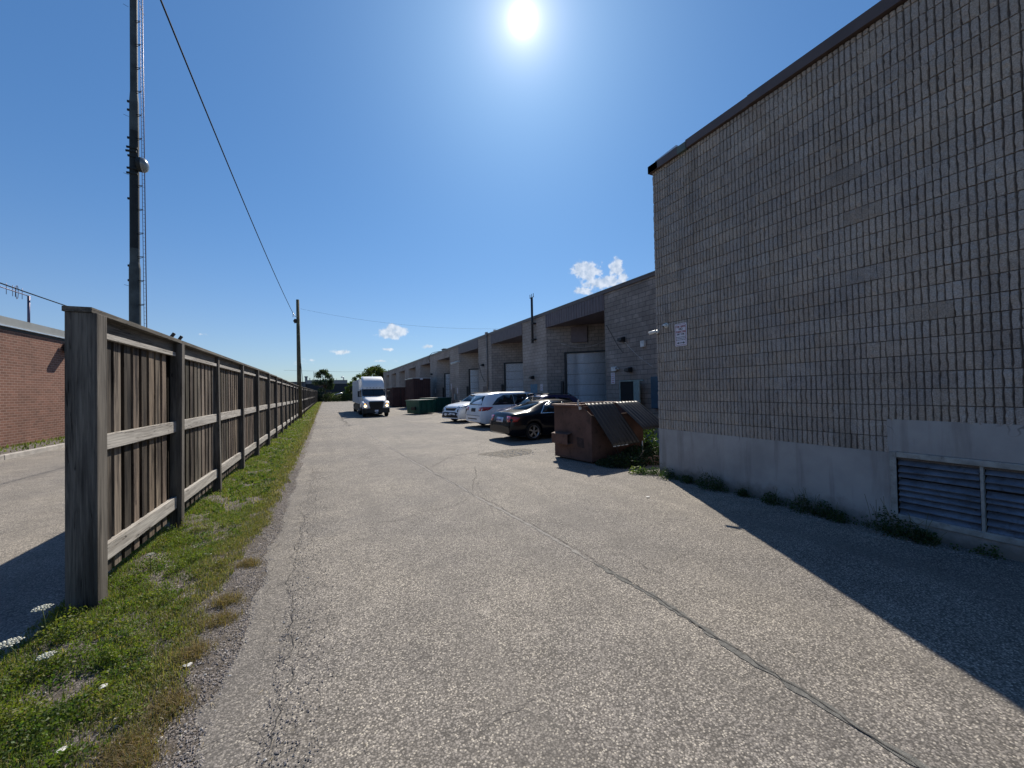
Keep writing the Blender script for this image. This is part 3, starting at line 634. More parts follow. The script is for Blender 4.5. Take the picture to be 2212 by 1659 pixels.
# ---------------------------------------------------------------- long building with saw-tooth loading bays
FX = 11.9; HP = 6.48
lb = thing('warehouse_building', (FX+6, 50, 0), 'long low brown block warehouse with a row of angled loading bays', 'building')
bays = [(14.85, 20.3), (23.45, 28.98), (31.93, 37.45), (40.63, 46.25), (49.42, 55.1), (58.36, 63.75), (67.14, 72.88), (76.49, 82.02), (85.58, 90.2)]
END = 94.5
w = MB(); wf = MB(); fa = MB(); fb = MB(); sof = MB()
def wallq(mb, x0, y0, x1, y1, z0, z1, u0=0):
    l = math.hypot(x1-x0, y1-y0); mb.quad([(x0, y0, z0), (x1, y1, z0), (x1, y1, z1), (x0, y0, z1)], [(u0, z0), (u0+l, z0), (u0+l, z1), (u0, z1)])
prev = NY-.05
for i, (a, b) in enumerate(bays):
    wf = MB(); wallq(wf if i == 0 else w, FX, a, FX, prev, -.02, 6.3, -a); prev = b
    if wf.v: wf.build('fluted_wall', CMUF, lb); wf = MB()
    d = (b-a)/2/math.cos(0)  # 45 degree legs
    ax, ay = FX+d, a+d
    wallq(wf if i < 2 else w, ax, ay, FX, b, -.02, 5.56, 100)       # wall with the dock door, far edge back to apex
    wallq(w, FX, a, ax, ay, -.02, 5.56, 0)
    fz = 5.53
    if wf.v: wf.build('fluted_wall', CMUF, lb)
    t = None
    n = 46 if i < 3 else 1
    if i < 3:
        t = MB()
        for q in range(n):
            ya = a+(b-a)*q/n; yb = a+(b-a)*(q+1)/n; t.box(FX-.03-.012*(q % 2), FX+.05, ya, yb, fz, 6.3)
        t.build('metal_fascia', FASC2, lb)
    else:
        fb = MB(); wallq(fb, FX-.012, b, FX-.012, a, fz, 6.3, 0); fb.quad([(FX-.012, b, fz), (FX-.012, a, fz), (FX+.1, a, fz), (FX+.1, b, fz)]); fb.build('bay_lintel', CMU, lb)
    sof = MB(); sof.quad([(FX+.04, a, 5.54), (ax, ay, 5.54), (FX+.04, b, 5.54)]); sof.build('soffit', FASC2, lb)
wallq(w, FX, END, FX, prev, -.02, 6.3, 0); wallq(w, FX+22, END, FX, END, -.02, 6.3, 0)
w.build('wall', CMU, lb); 
mb = MB(); mb.box(FX-.06, FX+.25, NY, END+.05, 6.3, HP-.03); mb.build('parapet_band', FASC, lb)
mb = MB(); mb.box(FX-.08, FX+.27, NY, END+.07, HP-.03, HP); mb.build('cap_flashing', M('cap_flashing_metal', (.20, .19, .17), .35, .5), lb)
mb = MB(); mb.box(FX+.2, FX+22, NY, END, 6.25, 6.3); mb.build('roof', ROOFG, lb)
s2 = math.sqrt(.5); U = Vector((s2, -s2, 0)); NO = Vector((-s2, -s2, 0))   # along the bay wall towards the apex / outward
for i, (a, b) in enumerate(bays):
    if i > 6: continue
    O = Vector((FX, b, 0)); 
    if i <= 3:
        s0, s1, z0, z1 = 1.2, 3.72, .25, 3.93
        d = MB(); rows = 6; hh = (z1-z0)/rows
        for r_ in range(rows):
            c = O+U*(s0+s1)/2+NO*(-.03); d.obox((c.x, c.y, z0+(r_+.5)*hh), U, NO, (0, 0, 1), (s1-s0)/2, .03, hh/2-.006)
        dr = d.build('overhead_door', DOORW, lb, bev=.008)
        g_ = MB()
        for r_ in range(1, rows):
            c = O+U*(s0+s1)/2+NO*(-.035); g_.obox((c.x, c.y, z0+r_*hh), U, NO, (0, 0, 1), (s1-s0)/2, .012, .008)
        g_.build('panel_seam', TRIM, dr)
        f_ = MB(); c = O+U*(s0-.07)+NO*.03; f_.obox((c.x, c.y, 2.0), U, NO, (0, 0, 1), .06, .05, 2.0)
        c = O+U*(s0+s1)/2+NO*.03; f_.obox((c.x, c.y, z1+.04), U, NO, (0, 0, 1), (s1-s0)/2+.13, .052, .045); f_.build('door_frame', TRIM, lb)
        c = O+U*(s0-.28)+NO*.09; p_ = MB(); p_.obox((c.x, c.y, 1.15), U, NO, (0, 0, 1), .07, .07, 1.17)
        p_.build('guard_post', BLACKP, lb, bev=.01)
        # dark bumper sill
        c = O+U*(s0+s1)/2+NO*.02; p_ = MB(); p_.obox((c.x, c.y, .12), U, NO, (0, 0, 1), (s1-s0)/2, .04, .12); p_.build('dock_sill', BLACKP, lb)
    else:
        s0, s1 = 1.2, 3.4; c = O+U*(s0+s1)/2+NO*.01; p_ = MB(); p_.obox((c.x, c.y, 1.9), U, NO, (0, 0, 1), (s1-s0)/2, .03, 1.9); p_.build('overhead_door', TRIM, lb)
mb = MB(); O = Vector((FX, 20.3, 0)); c = O+U*1.98+NO*.06; mb.obox((c.x, c.y, 5.0), U, NO, (0, 0, 1), .47, .06, .46); mb.build('wall_vent_cover', FASC2, lb, bev=.01)
# person doors
mb = MB(); mb.box(FX-.02, FX+.02, 21.53, 22.40, 0, 2.2); bd = mb.build('door', BLUEP, lb, label='blue steel door', bev=.006)
mb = MB(); mb.tube([(FX-.05, 21.65, 1.0), (FX-.05, 21.75, 1.0)], .015, 6); mb.build('handle', STEELW, bd)
mb = MB(); mb.box(FX-.03, FX+.03, 13.84, 13.90, 0, 2.2); mb.box(FX-.03, FX+.03, 12.42, 13.84, 2.13, 2.19); mb.build('door_frame', GREENP, lb)
mb = MB(); mb.box(FX-.006, FX+.02, 13.0, 13.84, 0, 2.13); mb.build('doorway_void', DARKIN, lb)
leaf = MB(); leaf.obox((FX-.38, 12.72, 1.07), (-.72, .0, 0), (0, 1, 0), (0, 0, 1), .0, .0, .0)
leaf = MB(); dv = Vector((-.45, -.89, 0)).normalized(); dn = Vector((.89, -.45, 0)); c = Vector((FX-.01, 13.0, 1.07))+dv*.42
leaf.obox(c, dv, dn, (0, 0, 1), .42, .022, 1.05); lf = leaf.build('door', GREENP, lb, label='open grey green steel door', bev=.006)
mb = MB(); c = Vector((FX-.01, 13.0, .95))+dv*.62-dn*.03; mb.obox((c.x, c.y, 1.0), dv, dn, (0, 0, 1), .12, .005, .26); mb.build('paper_notice', SIGNW, lf)
mb = MB(); c = Vector((FX-.01, 13.0, 0))+dv*.70-dn*.06; mb.obox((c.x, c.y, 1.33), dv, dn, (0, 0, 1), .06, .03, .015); mb.build('handle', STEELW, lf)
mb = MB(); mb.box(FX-.01, FX+.015, 30.1, 30.95, 0, 2.2); mb.build('door', M('brown_door_paint', (.13, .09, .08), .6), lb, label='brown steel door')
mb = MB(); mb.box(FX-.01, FX+.015, 39.0, 39.8, 0, 2.2); mb.build('door', M('brown_door_paint_faded', (.12, .085, .075), .6), lb, label='brown steel door')

def wallbox(name, p, sz, mat, label, cat, group=None):
    t = thing(name, p, label, cat, group); x, y, z = p; mb = MB(); mb.box(x-sz[0], x, y-sz[1]/2, y+sz[1]/2, z-sz[2]/2, z+sz[2]/2); mb.build('housing', mat, t, bev=.015); return t
def wallpack(y, z, label, X=FX):
    t = thing('security_light', (X, y, z), label, 'wall light', 'dark lights fixed to the warehouse wall')
    mb = MB(); mb.box(X-.06, X-.002, y-.08, y+.08, z-.1, z+.1); mb.build('back_box', TRIM, t)
    mb = MB(); mb.prism([(X-.06, y-.13, z+.12), (X-.28, y-.13, z+.06), (X-.28, y-.13, z-.06), (X-.06, y-.13, z-.1)], (0, 0, 0), (0, .26, 0)); mb.build('lamp_hood', BLACKP, t, bev=.01)
wallpack(22.0, 2.62, 'small dark lamp over the blue door between two loading bays')
wallpack(30.66, 3.98, 'dark lamp on the pier beside the tan downpipe')
wallpack(48.31, 4.01, 'dark lamp on the pier above the green bins')
wallpack(13.55, 3.98, 'dark twin lamp high on the pier above the open door')
wallpack(13.15, 2.62, 'small dark spotlight just above the open door')
wallpack(64.8, 4.0, 'dark lamp on the distant pier beyond the brown containers')
wallbox('junction_box', (FX, 12.35, 3.66), (.12, .22, .26), PALE, 'pale square box on the pier high beside the building corner', 'wall box')
wallbox('electric_box', (FX, 11.62, 1.65), (.22, .4, 1.25), M('dark_blue_cabinet', (.02, .06, .10), .5), 'tall blue electrical cabinet beside the building corner', 'cabinet')
wallbox('emergency_light', (FX, 14.2, 2.72), (.1, .34, .20), PALE, 'white emergency light box above the notices left of the open door', 'wall light')
bullet_cam((FX-.01, 13.98, 2.70), (-.5, -.5, .1), 'small white camera beside the white emergency light box', .2, 1.4)
bullet_cam((FX-.01, 37.2, 4.76), (-.8, .4, -.25), 'pale camera on the pier at the far side of the third bay', .3, 2.6)
def notices(y, zs, label, wd=.26):
    t = thing('wall_notice', (FX, y, zs[-1][0]), label, 'sign', 'white notices beside the loading bays')
    for z0, z1 in zs:
        mb = MB(); mb.box(FX-.02, FX-.003, y-wd/2, y+wd/2, z0, z1); pl = mb.build('plate', SIGNW, t, bev=.004)
        k_ = MB(); n = max(2, int((z1-z0)/.09))
        for q in range(n):
            zz = z1-(q+.6)*(z1-z0)/(n+.2); k_.box(FX-.024, FX-.0215, y-wd*.32, y+wd*.32, zz-.014, zz+.014)
        k_.build('lettering', SIGNR if z1-z0 < .3 else SIGNK, pl)
notices(14.33, [(2.34, 2.56), (2.06, 2.33)], 'tall white notices left of the open door on the first pier')
notices(20.98, [(2.0, 2.19), (1.78, 1.98)], 'two small white notices right of the blue door')
notices(29.85, [(1.96, 2.2), (1.72, 1.94)], 'white notices at the foot of the tan downpipe')
notices(38.05, [(1.9, 2.19), (1.62, 1.88)], 'white notices on the pier beyond the third bay')
notices(40.12, [(2.36, 2.64), (2.06, 2.34)], 'white notice strip at the near edge of the fourth bay')
notices(46.9, [(1.95, 2.22), (1.7, 1.93)], 'white notices on the pier behind the green bins')
dp = thing('downpipe', (FX, 29.7, 0), 'tan downpipe running the full height of a pier', 'pipe')
mb = MB(); mb.tube([(FX-.07, 29.74, .1), (FX-.07, 29.74, 6.4)], .06, 8); mb.build('pipe', PIPE, dp)
mb = MB(); mb.box(FX-.16, FX, 29.6, 29.9, 6.4, 6.6); mb.build('hopper', PIPE, dp)
vp = thing('vent_stack', (FX-.15, 21.7, 4.8), 'dark vent stack strapped to a pier and rising above the roof', 'pipe')
mb = MB(); mb.tube([(FX-.2, 21.66, 4.78), (FX-.2, 21.66, 7.62)], .075, 10); mb.build('pipe', BLACKP, vp)
mb = MB()
for zz in (5.0, 6.0): mb.box(FX-.24, FX, 21.5, 21.8, zz-.04, zz+.04)
mb.build('strap', BLACKP, vp)
mb = MB(); mb.tube([(FX-.2, 21.42, 7.64), (FX-.2, 21.9, 7.64)], .025, 6)
for yy in (21.44, 21.66, 21.88): mb.tube([(FX-.2, yy, 7.6), (FX-.2, yy, 7.85)], .02, 5)
mb.build('spiked_cap', BLACKP, vp)
mb = MB(); mb.lathe((FX+1.2, 31.0, 6.25), (0, 0, 1), [(.09, 0), (.09, .72), (.14, .72), (.14, .8), (0, .82)], 12); mb.build('roof_pipe', STEELW, at=(FX+1.2, 31, 6.25), label='short pale roof pipe above the second bay', cat='pipe')
mb = MB(); mb.box(FX+.3, FX+1.1, 43.8, 44.8, 6.28, 6.72); mb.box(FX+.2, FX+1.2, 43.7, 44.9, 6.72, 6.76); mb.build('roof_vent', TRIM, at=(FX+.7, 44.3, 6.28), label='low dark roof vent above the fourth bay', cat='vent', bev=.02)
def cable(pts, r, label, mat=WIRE, name='wall_cable'):
    p = [Vector(q) for q in pts]; mb = MB(); mb.tube(p, r, 5); c = p[0]; mb.build(name, mat, at=c, label=label, cat='cable')
def sag(a, b, s, n=16): a, b = Vector(a), Vector(b); return [a.lerp(b, t)-Vector((0, 0, s*4*t*(1-t))) for t in np.linspace(0, 1, n)]
cable([(FX-.1, 49.1, 5.6), (FX-.2, 49.2, 6.0), (FX-.2, 48.8, 6.4), (FX-.1, 47.9, 6.6), (FX, 46.9, 6.62), (FX+.3, 45, 6.6)], .03, 'black hose looped over the roof edge above the green bins')
cable([(FX-.02, 31.9, 4.2), (FX-.03, 31.2, 3.2), (FX-.02, 30.5, 2.6)], .015, 'thin dark cable slanting down the pier by the tan downpipe')
cable([(FX-.02, 14.7, 4.8), (FX-.02, 13.9, 3.7), (FX-.02, 13.6, 3.4)], .008, 'thin dark cable slanting down the pier above the emergency light')
cable(sag((FX-.02, 13.5, 3.9), (FX-.02, 11.9, 2.7), .1), .006, 'pale cable drooping across the first pier from the twin lamp', PALE)
cable(sag((FX+.35, 19.75, 4.7), (FX+2.4, 17.7, 4.6), .42), .006, 'thin pale cable sagging above the big loading door', PALE)
cable(sag((FX-.03, 28.9, 6.3), (FX+.6, 28.0, 5.2), .1), .006, 'pale cable dropping under the fascia of the second bay', PALE)

for y_, z_, lb_ in ((40.3, 1.5, 'grey electric meter box on the pier at the near edge of the fourth bay'), (38.6, 1.3, 'small grey meter box beside the notices beyond the third bay')):
    t = thing('meter_box', (FX, y_, z_), lb_, 'meter'); mb = MB(); mb.box(FX-.18, FX, y_-.2, y_+.2, z_-.3, z_+.3); mb.build('housing', FRAMEP, t, bev=.02)
    mb = MB(); mb.tube([(FX-.06, y_, z_+.3), (FX-.06, y_, z_+.9), (FX-.01, y_, z_+.95)], .025, 6); mb.build('conduit', FRAMEP, t)
mb = MB(); mb.tube([(FX-.2, 40.6, .1), (FX-.2, 40.6, .9), (FX-.2, 39.2, .9), (FX-.2, 39.2, .1)], .035, 8); mb.build('guard_rail', BLACKP, at=(FX-.2, 40, 0), label='low black pipe rail in front of the pier between the third and fourth bays', cat='rail')
# ---------------------------------------------------------------- utility pole and overhead wires
pl = thing('utility_pole', (-1.84, 33.5, 0), 'tall bare wooden utility pole standing at the fence line', 'utility pole')
mb = MB(); mb.tube([(-1.83, 33.5, -.3), (-1.85, 33.5, 4), (-1.885, 33.5, 8.97)], [.165, .14, .105], 14); mb.build('shaft', POLEW, pl)
mb = MB(); mb.tube([(-2.02, 33.5, 7.2), (-2.08, 33.48, 7.36), (-2.02, 33.45, 7.5)], [.09, .13, .07], 10); mb.build('transformer_pot', BLACKP, pl)
mb = MB(); mb.tube([(-1.9, 33.4, 7.65), (-2.1, 33.35, 7.7), (-2.19, 33.3, 7.95)], .025, 6); mb.tube([(-2.19, 33.3, 7.6), (-2.19, 33.3, 7.95)], .02, 6); mb.build('bracket', STEELW, pl)
mb = MB(); mb.tube([(-1.72, 33.45, 4.2), (-1.60, 33.6, 2.6), (-1.52, 33.9, .2)], .018, 5); mb.build('guy_wire', WIRE, pl)
wa = Vector((-2.19, 33.3, 7.9)); dirp = fw*F+rt*(347-1106)+up*(829.5-0); wb = Vector((0, 0, CAM_H))+dirp*(7.2/F)
ext = wb+(wb-wa)*.5; cable(sag(wa, wb, .25, 24)+[ext+Vector((0, 0, .9))], .017, 'thick black overhead wire from the wooden pole toward the viewer', name='overhead_wire')
cable(sag((-1.72, 33.5, 8.3), (FX, 27.5, 6.55), .42, 30), .005, 'thin overhead wire from the wooden pole to the warehouse roof', name='overhead_wire')

# ---------------------------------------------------------------- telecom tower
TX, TY = -14.05, 42.
tw = thing('telecom_tower', (TX, TY, 0), 'very tall dark steel telecom tower with ladder and dish', 'tower')
SEG = [(0, 12.4, .385, .36, TOWERM), (12.4, 12.9, .36, .31, TOWERM), (12.9, 14, .31, .31, TOWERM), (14, 23.7, .31, .30, TOWERD), (23.7, 26.2, .30, .29, TOWERM), (26.2, 27, .29, .245, TOWERM), (27, 44, .245, .235, TOWERM)]
for z0, z1, ra, rb_, mt in SEG: mb = MB(); mb.tube([(TX, TY, z0), (TX, TY, z1)], [ra, rb_], 20, False); mb.build('mast_section', mt, tw)
lx, ly = TX+.70, TY-.32
mb = MB(); tpx = lambda z: -.22*(z/36)
for d_ in (0, .16): mb.tube([(lx+d_, ly, 3), (lx+d_+tpx(44), ly, 44)], .02+.015*(d_ > 0), 5)
for i in range(128):
    z = 3.4+i*.32; mb.tube([(lx+tpx(z), ly, z), (lx+.16+tpx(z), ly, z-.02)], .012, 4)
mb.build('ladder', ANT, tw)
mb = MB()
for i in range(21):
    z = 3.55+i*1.95; r_ = .33 if z < 14 else .28 if z < 27 else .24
    mb.tube([(TX+r_*.7, TY-.3*.7, z+.03), (lx+.05+tpx(z), ly, z+.04)], .03, 5); mb.tube([(TX+r_*.8, TY-.1, z-.08), (lx+tpx(z), ly, z-.03)], .025, 5)
mb.build('ladder_bracket', TOWERD, tw)
rr = random.Random(3)
for z in (20.1, 20.5, 21.5, 21.9, 22.2): mb = MB(); mb.obox((TX+rr.uniform(-.1, .1), TY-.3, z), (1, 0, .1*rr.random()), (0, 1, 0), (0, 0, 1), .34, .06, .07); mb.build('mounting_clamp', TOWERD, tw)
for z in (11.3, 12.5, 18, 23, 25.3, 26): mb = MB(); mb.box(TX-.42, TX-.28, TY-.1, TY, z, z+.16); mb.build('side_bracket', TOWERD, tw)
for z in (10.9, 20, 24.8, 33.9): mb = MB(); mb.tube([(TX-.3, TY-.1, z), (TX-.62, TY-.15, z+.08)], .015, 4); mb.build('climbing_peg', TOWERD, tw)
mb = MB(); mb.tube([(TX+.4, TY, 34.4), (TX+.75, TY-.3, 33.4)], .02, 4); mb.build('rod_aerial', TOWERD, tw)
mb = MB(); dc = Vector((TX+.36, TY-.40, 20.85)); dd = Vector((.98, .02, .0)).normalized()
mb.lathe(dc, dd, [(.0, -.05), (.42, -.04), (.56, .0), (.58, .28)], 24); mb.build('dish_shroud', TOWERD, tw)
mb = MB(); mb.lathe(dc+dd*.28, dd, [(.58, 0), (.56, .12), (.44, .28), (.24, .38), (0, .42)], 24); mb.build('dish_radome', M('grey_radome', (.16, .17, .18), .3, coat=.6), tw)
# ---------------------------------------------------------------- brown dumpster with open lids
bl, br = Vector((5.64, 9.28, 0)), Vector((5.87, 7.92, 0)); e2 = (br-bl).normalized(); e1 = Vector((-e2.y, e2.x, 0)).normalized()
LD = 2.0; Z = Vector((0, 0, 1)); z0d = .04
dump = thing('dumpster', (bl+br)/2+e1*LD/2, 'rust brown steel dumpster with two black ribbed lids hanging open', 'dumpster')
wid = (br-bl).length
prof = [(0, z0d), (wid, z0d), (wid, 1.19), (wid-.34, 1.42), (0, 1.42)]
def dp_(a, s, z): return bl+e2*a+e1*s+Z*z
mb = MB(); th = .03
for s in (0, LD-th): mb = MB(); mb.prism([dp_(a, s, z) for a, z in prof], (0, 0, 0), e1*th); mb.build('end_wall', RUST, dump)
mb = MB(); mb.prism([dp_(0, th+.001, z0d), dp_(0, LD-th-.001, z0d), dp_(0, LD-th-.001, 1.42), dp_(0, th+.001, 1.42)], (0, 0, 0), e2*th); mb.build('far_wall', RUST, dump)
mb = MB(); mb.prism([dp_(wid-th, th+.001, z0d), dp_(wid-th, LD-th-.001, z0d), dp_(wid-th, LD-th-.001, 1.19), dp_(wid-th, th+.001, 1.19)], (0, 0, 0), e2*th); mb.build('near_wall', RUST, dump)
mb = MB(); mb.prism([dp_(.04, th, z0d+.02), dp_(wid-.04, th, z0d+.02), dp_(wid-.04, LD-th, z0d+.02), dp_(.04, LD-th, z0d+.02)], (0, 0, 0), Z*.03); mb.build('floor_plate', RUST, dump)
mb = MB()
mb.obox(dp_((wid-.34)/2, -.02, 1.43), e1, e2, Z, .045, (wid-.34)/2+.03, .025); mb.obox(dp_((wid-.34)/2, LD+.02, 1.43), e1, e2, Z, .045, (wid-.34)/2+.03, .025)
mb.obox(dp_(0, LD/2, 1.431), e1, e2, Z, LD/2-.03, .035, .026); mb.obox(dp_(wid-.32, LD/2, 1.432), e1, e2, Z, LD/2-.03, .035, .026)
mb.build('rim', M('worn_brown_rim', (.20, .11, .085), .5, .1, .2, 8), dump, bev=.006)
mb = MB(); mb.prism([dp_(.08, -.001, .66), dp_(.69, -.001, .66), dp_(.69, -.001, .42), dp_(.08, -.001, .42)], (0, 0, 0), -e1*.015)
mb.prism([dp_(.08, -.016, .70), dp_(.69, -.016, .70), dp_(.69, -.18, .66), dp_(.08, -.18, .66)], (0, 0, 0), Z*.02)
mb.prism([dp_(.08, -.16, .44), dp_(.69, -.16, .44), dp_(.69, -.16, .66), dp_(.08, -.16, .66)], (0, 0, 0), -e1*.02)
mb.prism([dp_(.08, -.016, .42), dp_(.69, -.016, .42), dp_(.69, -.18, .42), dp_(.08, -.18, .42)], (0, 0, 0), Z*.02)
mb.build('fork_pocket', RUST, dump)
mb = MB(); mb.prism([dp_(.85, -.002, .62), dp_(1.1, -.002, .6), dp_(1.12, -.002, .36), dp_(.88, -.002, .38)], (0, 0, 0), -e1*.003); mb.build('scorch_patch', M('dark_rust', (.05, .028, .025), .8, var=.4, scale=14), dump)
mb = MB(); mb.tube([dp_(wid-.36, -.06, 1.40), dp_(wid-.36, LD+.06, 1.44)], .022, 8); mb.build('hinge_rod', STEELW, dump)
mb = MB(); mb.obox(dp_(wid-.37, -.07, 1.50), e1, e2, Z, .02, .015, .07); mb.obox(dp_(wid-.31, -.07, 1.36), e1, e2, Z, .02, .03, .03); mb.build('hinge_bracket', LIDE, dump)
def lid(s0, s1, L_, th_, name, droop, endw=0):
    n = 36; m_ = 14; vs = []; d_ = e2*math.cos(th_)-Z*math.sin(th_); nrm = e2*math.sin(th_)+Z*math.cos(th_)
    for t in range(m_+1):
        q = t/m_
        for i in range(n+1):
            u_ = i/n; ph = (u_*7) % 1; rdg = (.5+.5*math.cos(2*math.pi*ph)); rdg = min(1, max(0, (rdg-.32)*2.4))*.028
            p = dp_(wid-.235, s0+(s1-s0)*u_, 1.475)+d_*L_*q+nrm*(rdg*min(1, q*12)*min(1, (1.001-q)*9+.25))-nrm*droop*q*q-nrm*.05*droop*math.sin(u_*9)
            vs.append(p)
    mb = MB(); fs = [(t*(n+1)+i, t*(n+1)+i+1, (t+1)*(n+1)+i+1, (t+1)*(n+1)+i) for t in range(m_) for i in range(n)]
    mb.add(vs, fs, True); o = mb.build(name, LIDM, dump); sm = o.modifiers.new('thick', 'SOLIDIFY'); sm.thickness = .014; sm.offset = -1
    if endw:
        e = MB(); b_ = dp_(wid-.235, s0, 1.475)+d_*(L_+.004)-nrm*droop
        for k_ in range(4):
            c_ = b_+e1*((s1-s0)*(.04+.143*k_)+.03)+nrm*.004; e.obox(c_, e1, d_, nrm, .045, .012, .008)
        e.build('worn_edge', LIDE, o)
    return o
lid(.03, 1.02, 1.30, R(48), 'lid', .02, 1)
lid(1.10, 2.02, 1.12, R(34), 'lid', .05)
for s in (1.02, 1.6):
    pass
mb = MB(); q = dp_(wid+.72, 1.0, .55); mb.tube([q, q-Z*.35], .012, 5); mb.build('lid_strap', LIDE, dump)
# low pinkish timber and slab behind
mb = MB(); mb.obox((6.9, 7.35, .09), (.93, -.36, 0), (.36, .93, 0), (0, 0, 1), .75, .12, .09); mb.build('timber_beam', M('pinkish_timber', (.24, .16, .13), .9, var=.2), at=(6.9, 7.3, 0), label='pinkish timber beam lying on the ground behind the block building corner', cat='beam', bev=.01)

# ---------------------------------------------------------------- green dumpsters and brown containers
def green_dumpster(x, y, rz, Lx, Ly, H, label, group='green dumpsters by the warehouse'):
    t = thing('green_dumpster', (x, y, 0), label, 'dumpster', group, rz)
    a = MB(); a.add([(-Lx/2+.12, -Ly/2+.05, .06), (Lx/2-.05, -Ly/2+.05, .06), (Lx/2-.05, Ly/2-.05, .06), (-Lx/2+.12, Ly/2-.05, .06), (-Lx/2, -Ly/2, H), (Lx/2, -Ly/2, H), (Lx/2, Ly/2, H), (-Lx/2, Ly/2, H)],
        [(0, 3, 2, 1), (0, 1, 5, 4), (1, 2, 6, 5), (2, 3, 7, 6), (3, 0, 4, 7)]); a.build('body', GRND, t, world=False)
    a = MB()
    for s in (-1, 1): a.box(-Lx/2-.04, Lx/2+.04, s*Ly/2-.04, s*Ly/2+.04, H-.02, H+.05)
    for s in (-1, 1): a.box(s*Lx/2-.04, s*Lx/2+.04, -Ly/2+.045, Ly/2-.045, H-.018, H+.048)
    for q in np.linspace(-.33, .33, 3): a.box(q*Lx-.04, q*Lx+.04, -Ly/2-.06, -Ly/2+.02, .15, H-.03)
    a.build('frame_ribs', GRND, t, world=False)
    a = MB(); a.box(-Lx/2, Lx/2, -Ly/2, Ly/2, H+.051, H+.075); a.build('lid', M('faded_grey_lid', (.16, .19, .17), .6), t, world=False)
    a = MB(); a.box(-Lx/2-.09, -Lx/2+.02, -Ly*.25, Ly*.05, .35, .6); a.build('fork_pocket', TRIM, t, world=False)
    return t
def patch_labels(): pass
green_dumpster(7.25, 33.75, R(28), 1.75, 1.7, 1.12, 'green dumpster with pale open top nearest the truck')
green_dumpster(9.3, 36.6, R(28), 2.2, 1.9, 1.22, 'darker green dumpster behind the first and against the warehouse')
def container(x0, x1, y0, y1, H, label, tall, rz=0):
    t = thing('steel_container', ((x0+x1)/2, (y0+y1)/2, 0), label, 'container', 'brown steel containers')
    a = MB(); a.box(x0, x1, y0, y1, .1, H); a.build('body', CONTM, t, bev=.02)
    a = MB(); n = 9
    for i in range(n):
        xx = x0+(x1-x0)*(i+.5)/n; a.box(xx-.045, xx+.045, y0-.06, y0, .1, H-.1)
    for i in range(12):
        yy = y0+(y1-y0)*(i+.5)/12; a.box(x0-.06, x0, yy-.045, yy+.045, .1, H-.1)
    a.build('ribs', CONTM, t)
    a = MB(); a.box(x0-.08, x1+.05, y0-.08, y1, H, H+.06); a.build('top_rail', FASC if not tall else STEELW, t)
    if tall:
        a = MB(); a.box((x0+x1)/2-.2, (x0+x1)/2+.1, y0-.1, y0-.062, H-.16, H+.05); a.build('placard', SIGNW, t)
    else:
        a = MB(); a.box((x0+x1)/2-.05, (x0+x1)/2+.05, y0-.1, y0-.062, .3, H-.15); a.build('latch_bar', TRIM, t)
container(7.55, 9.6, 51.6, 57, 2.45, 'long low brown ribbed container beyond the truck', False)
container(8.75, 10.72, 44.5, 49, 3.38, 'tall dark brown container against the warehouse wall', True)

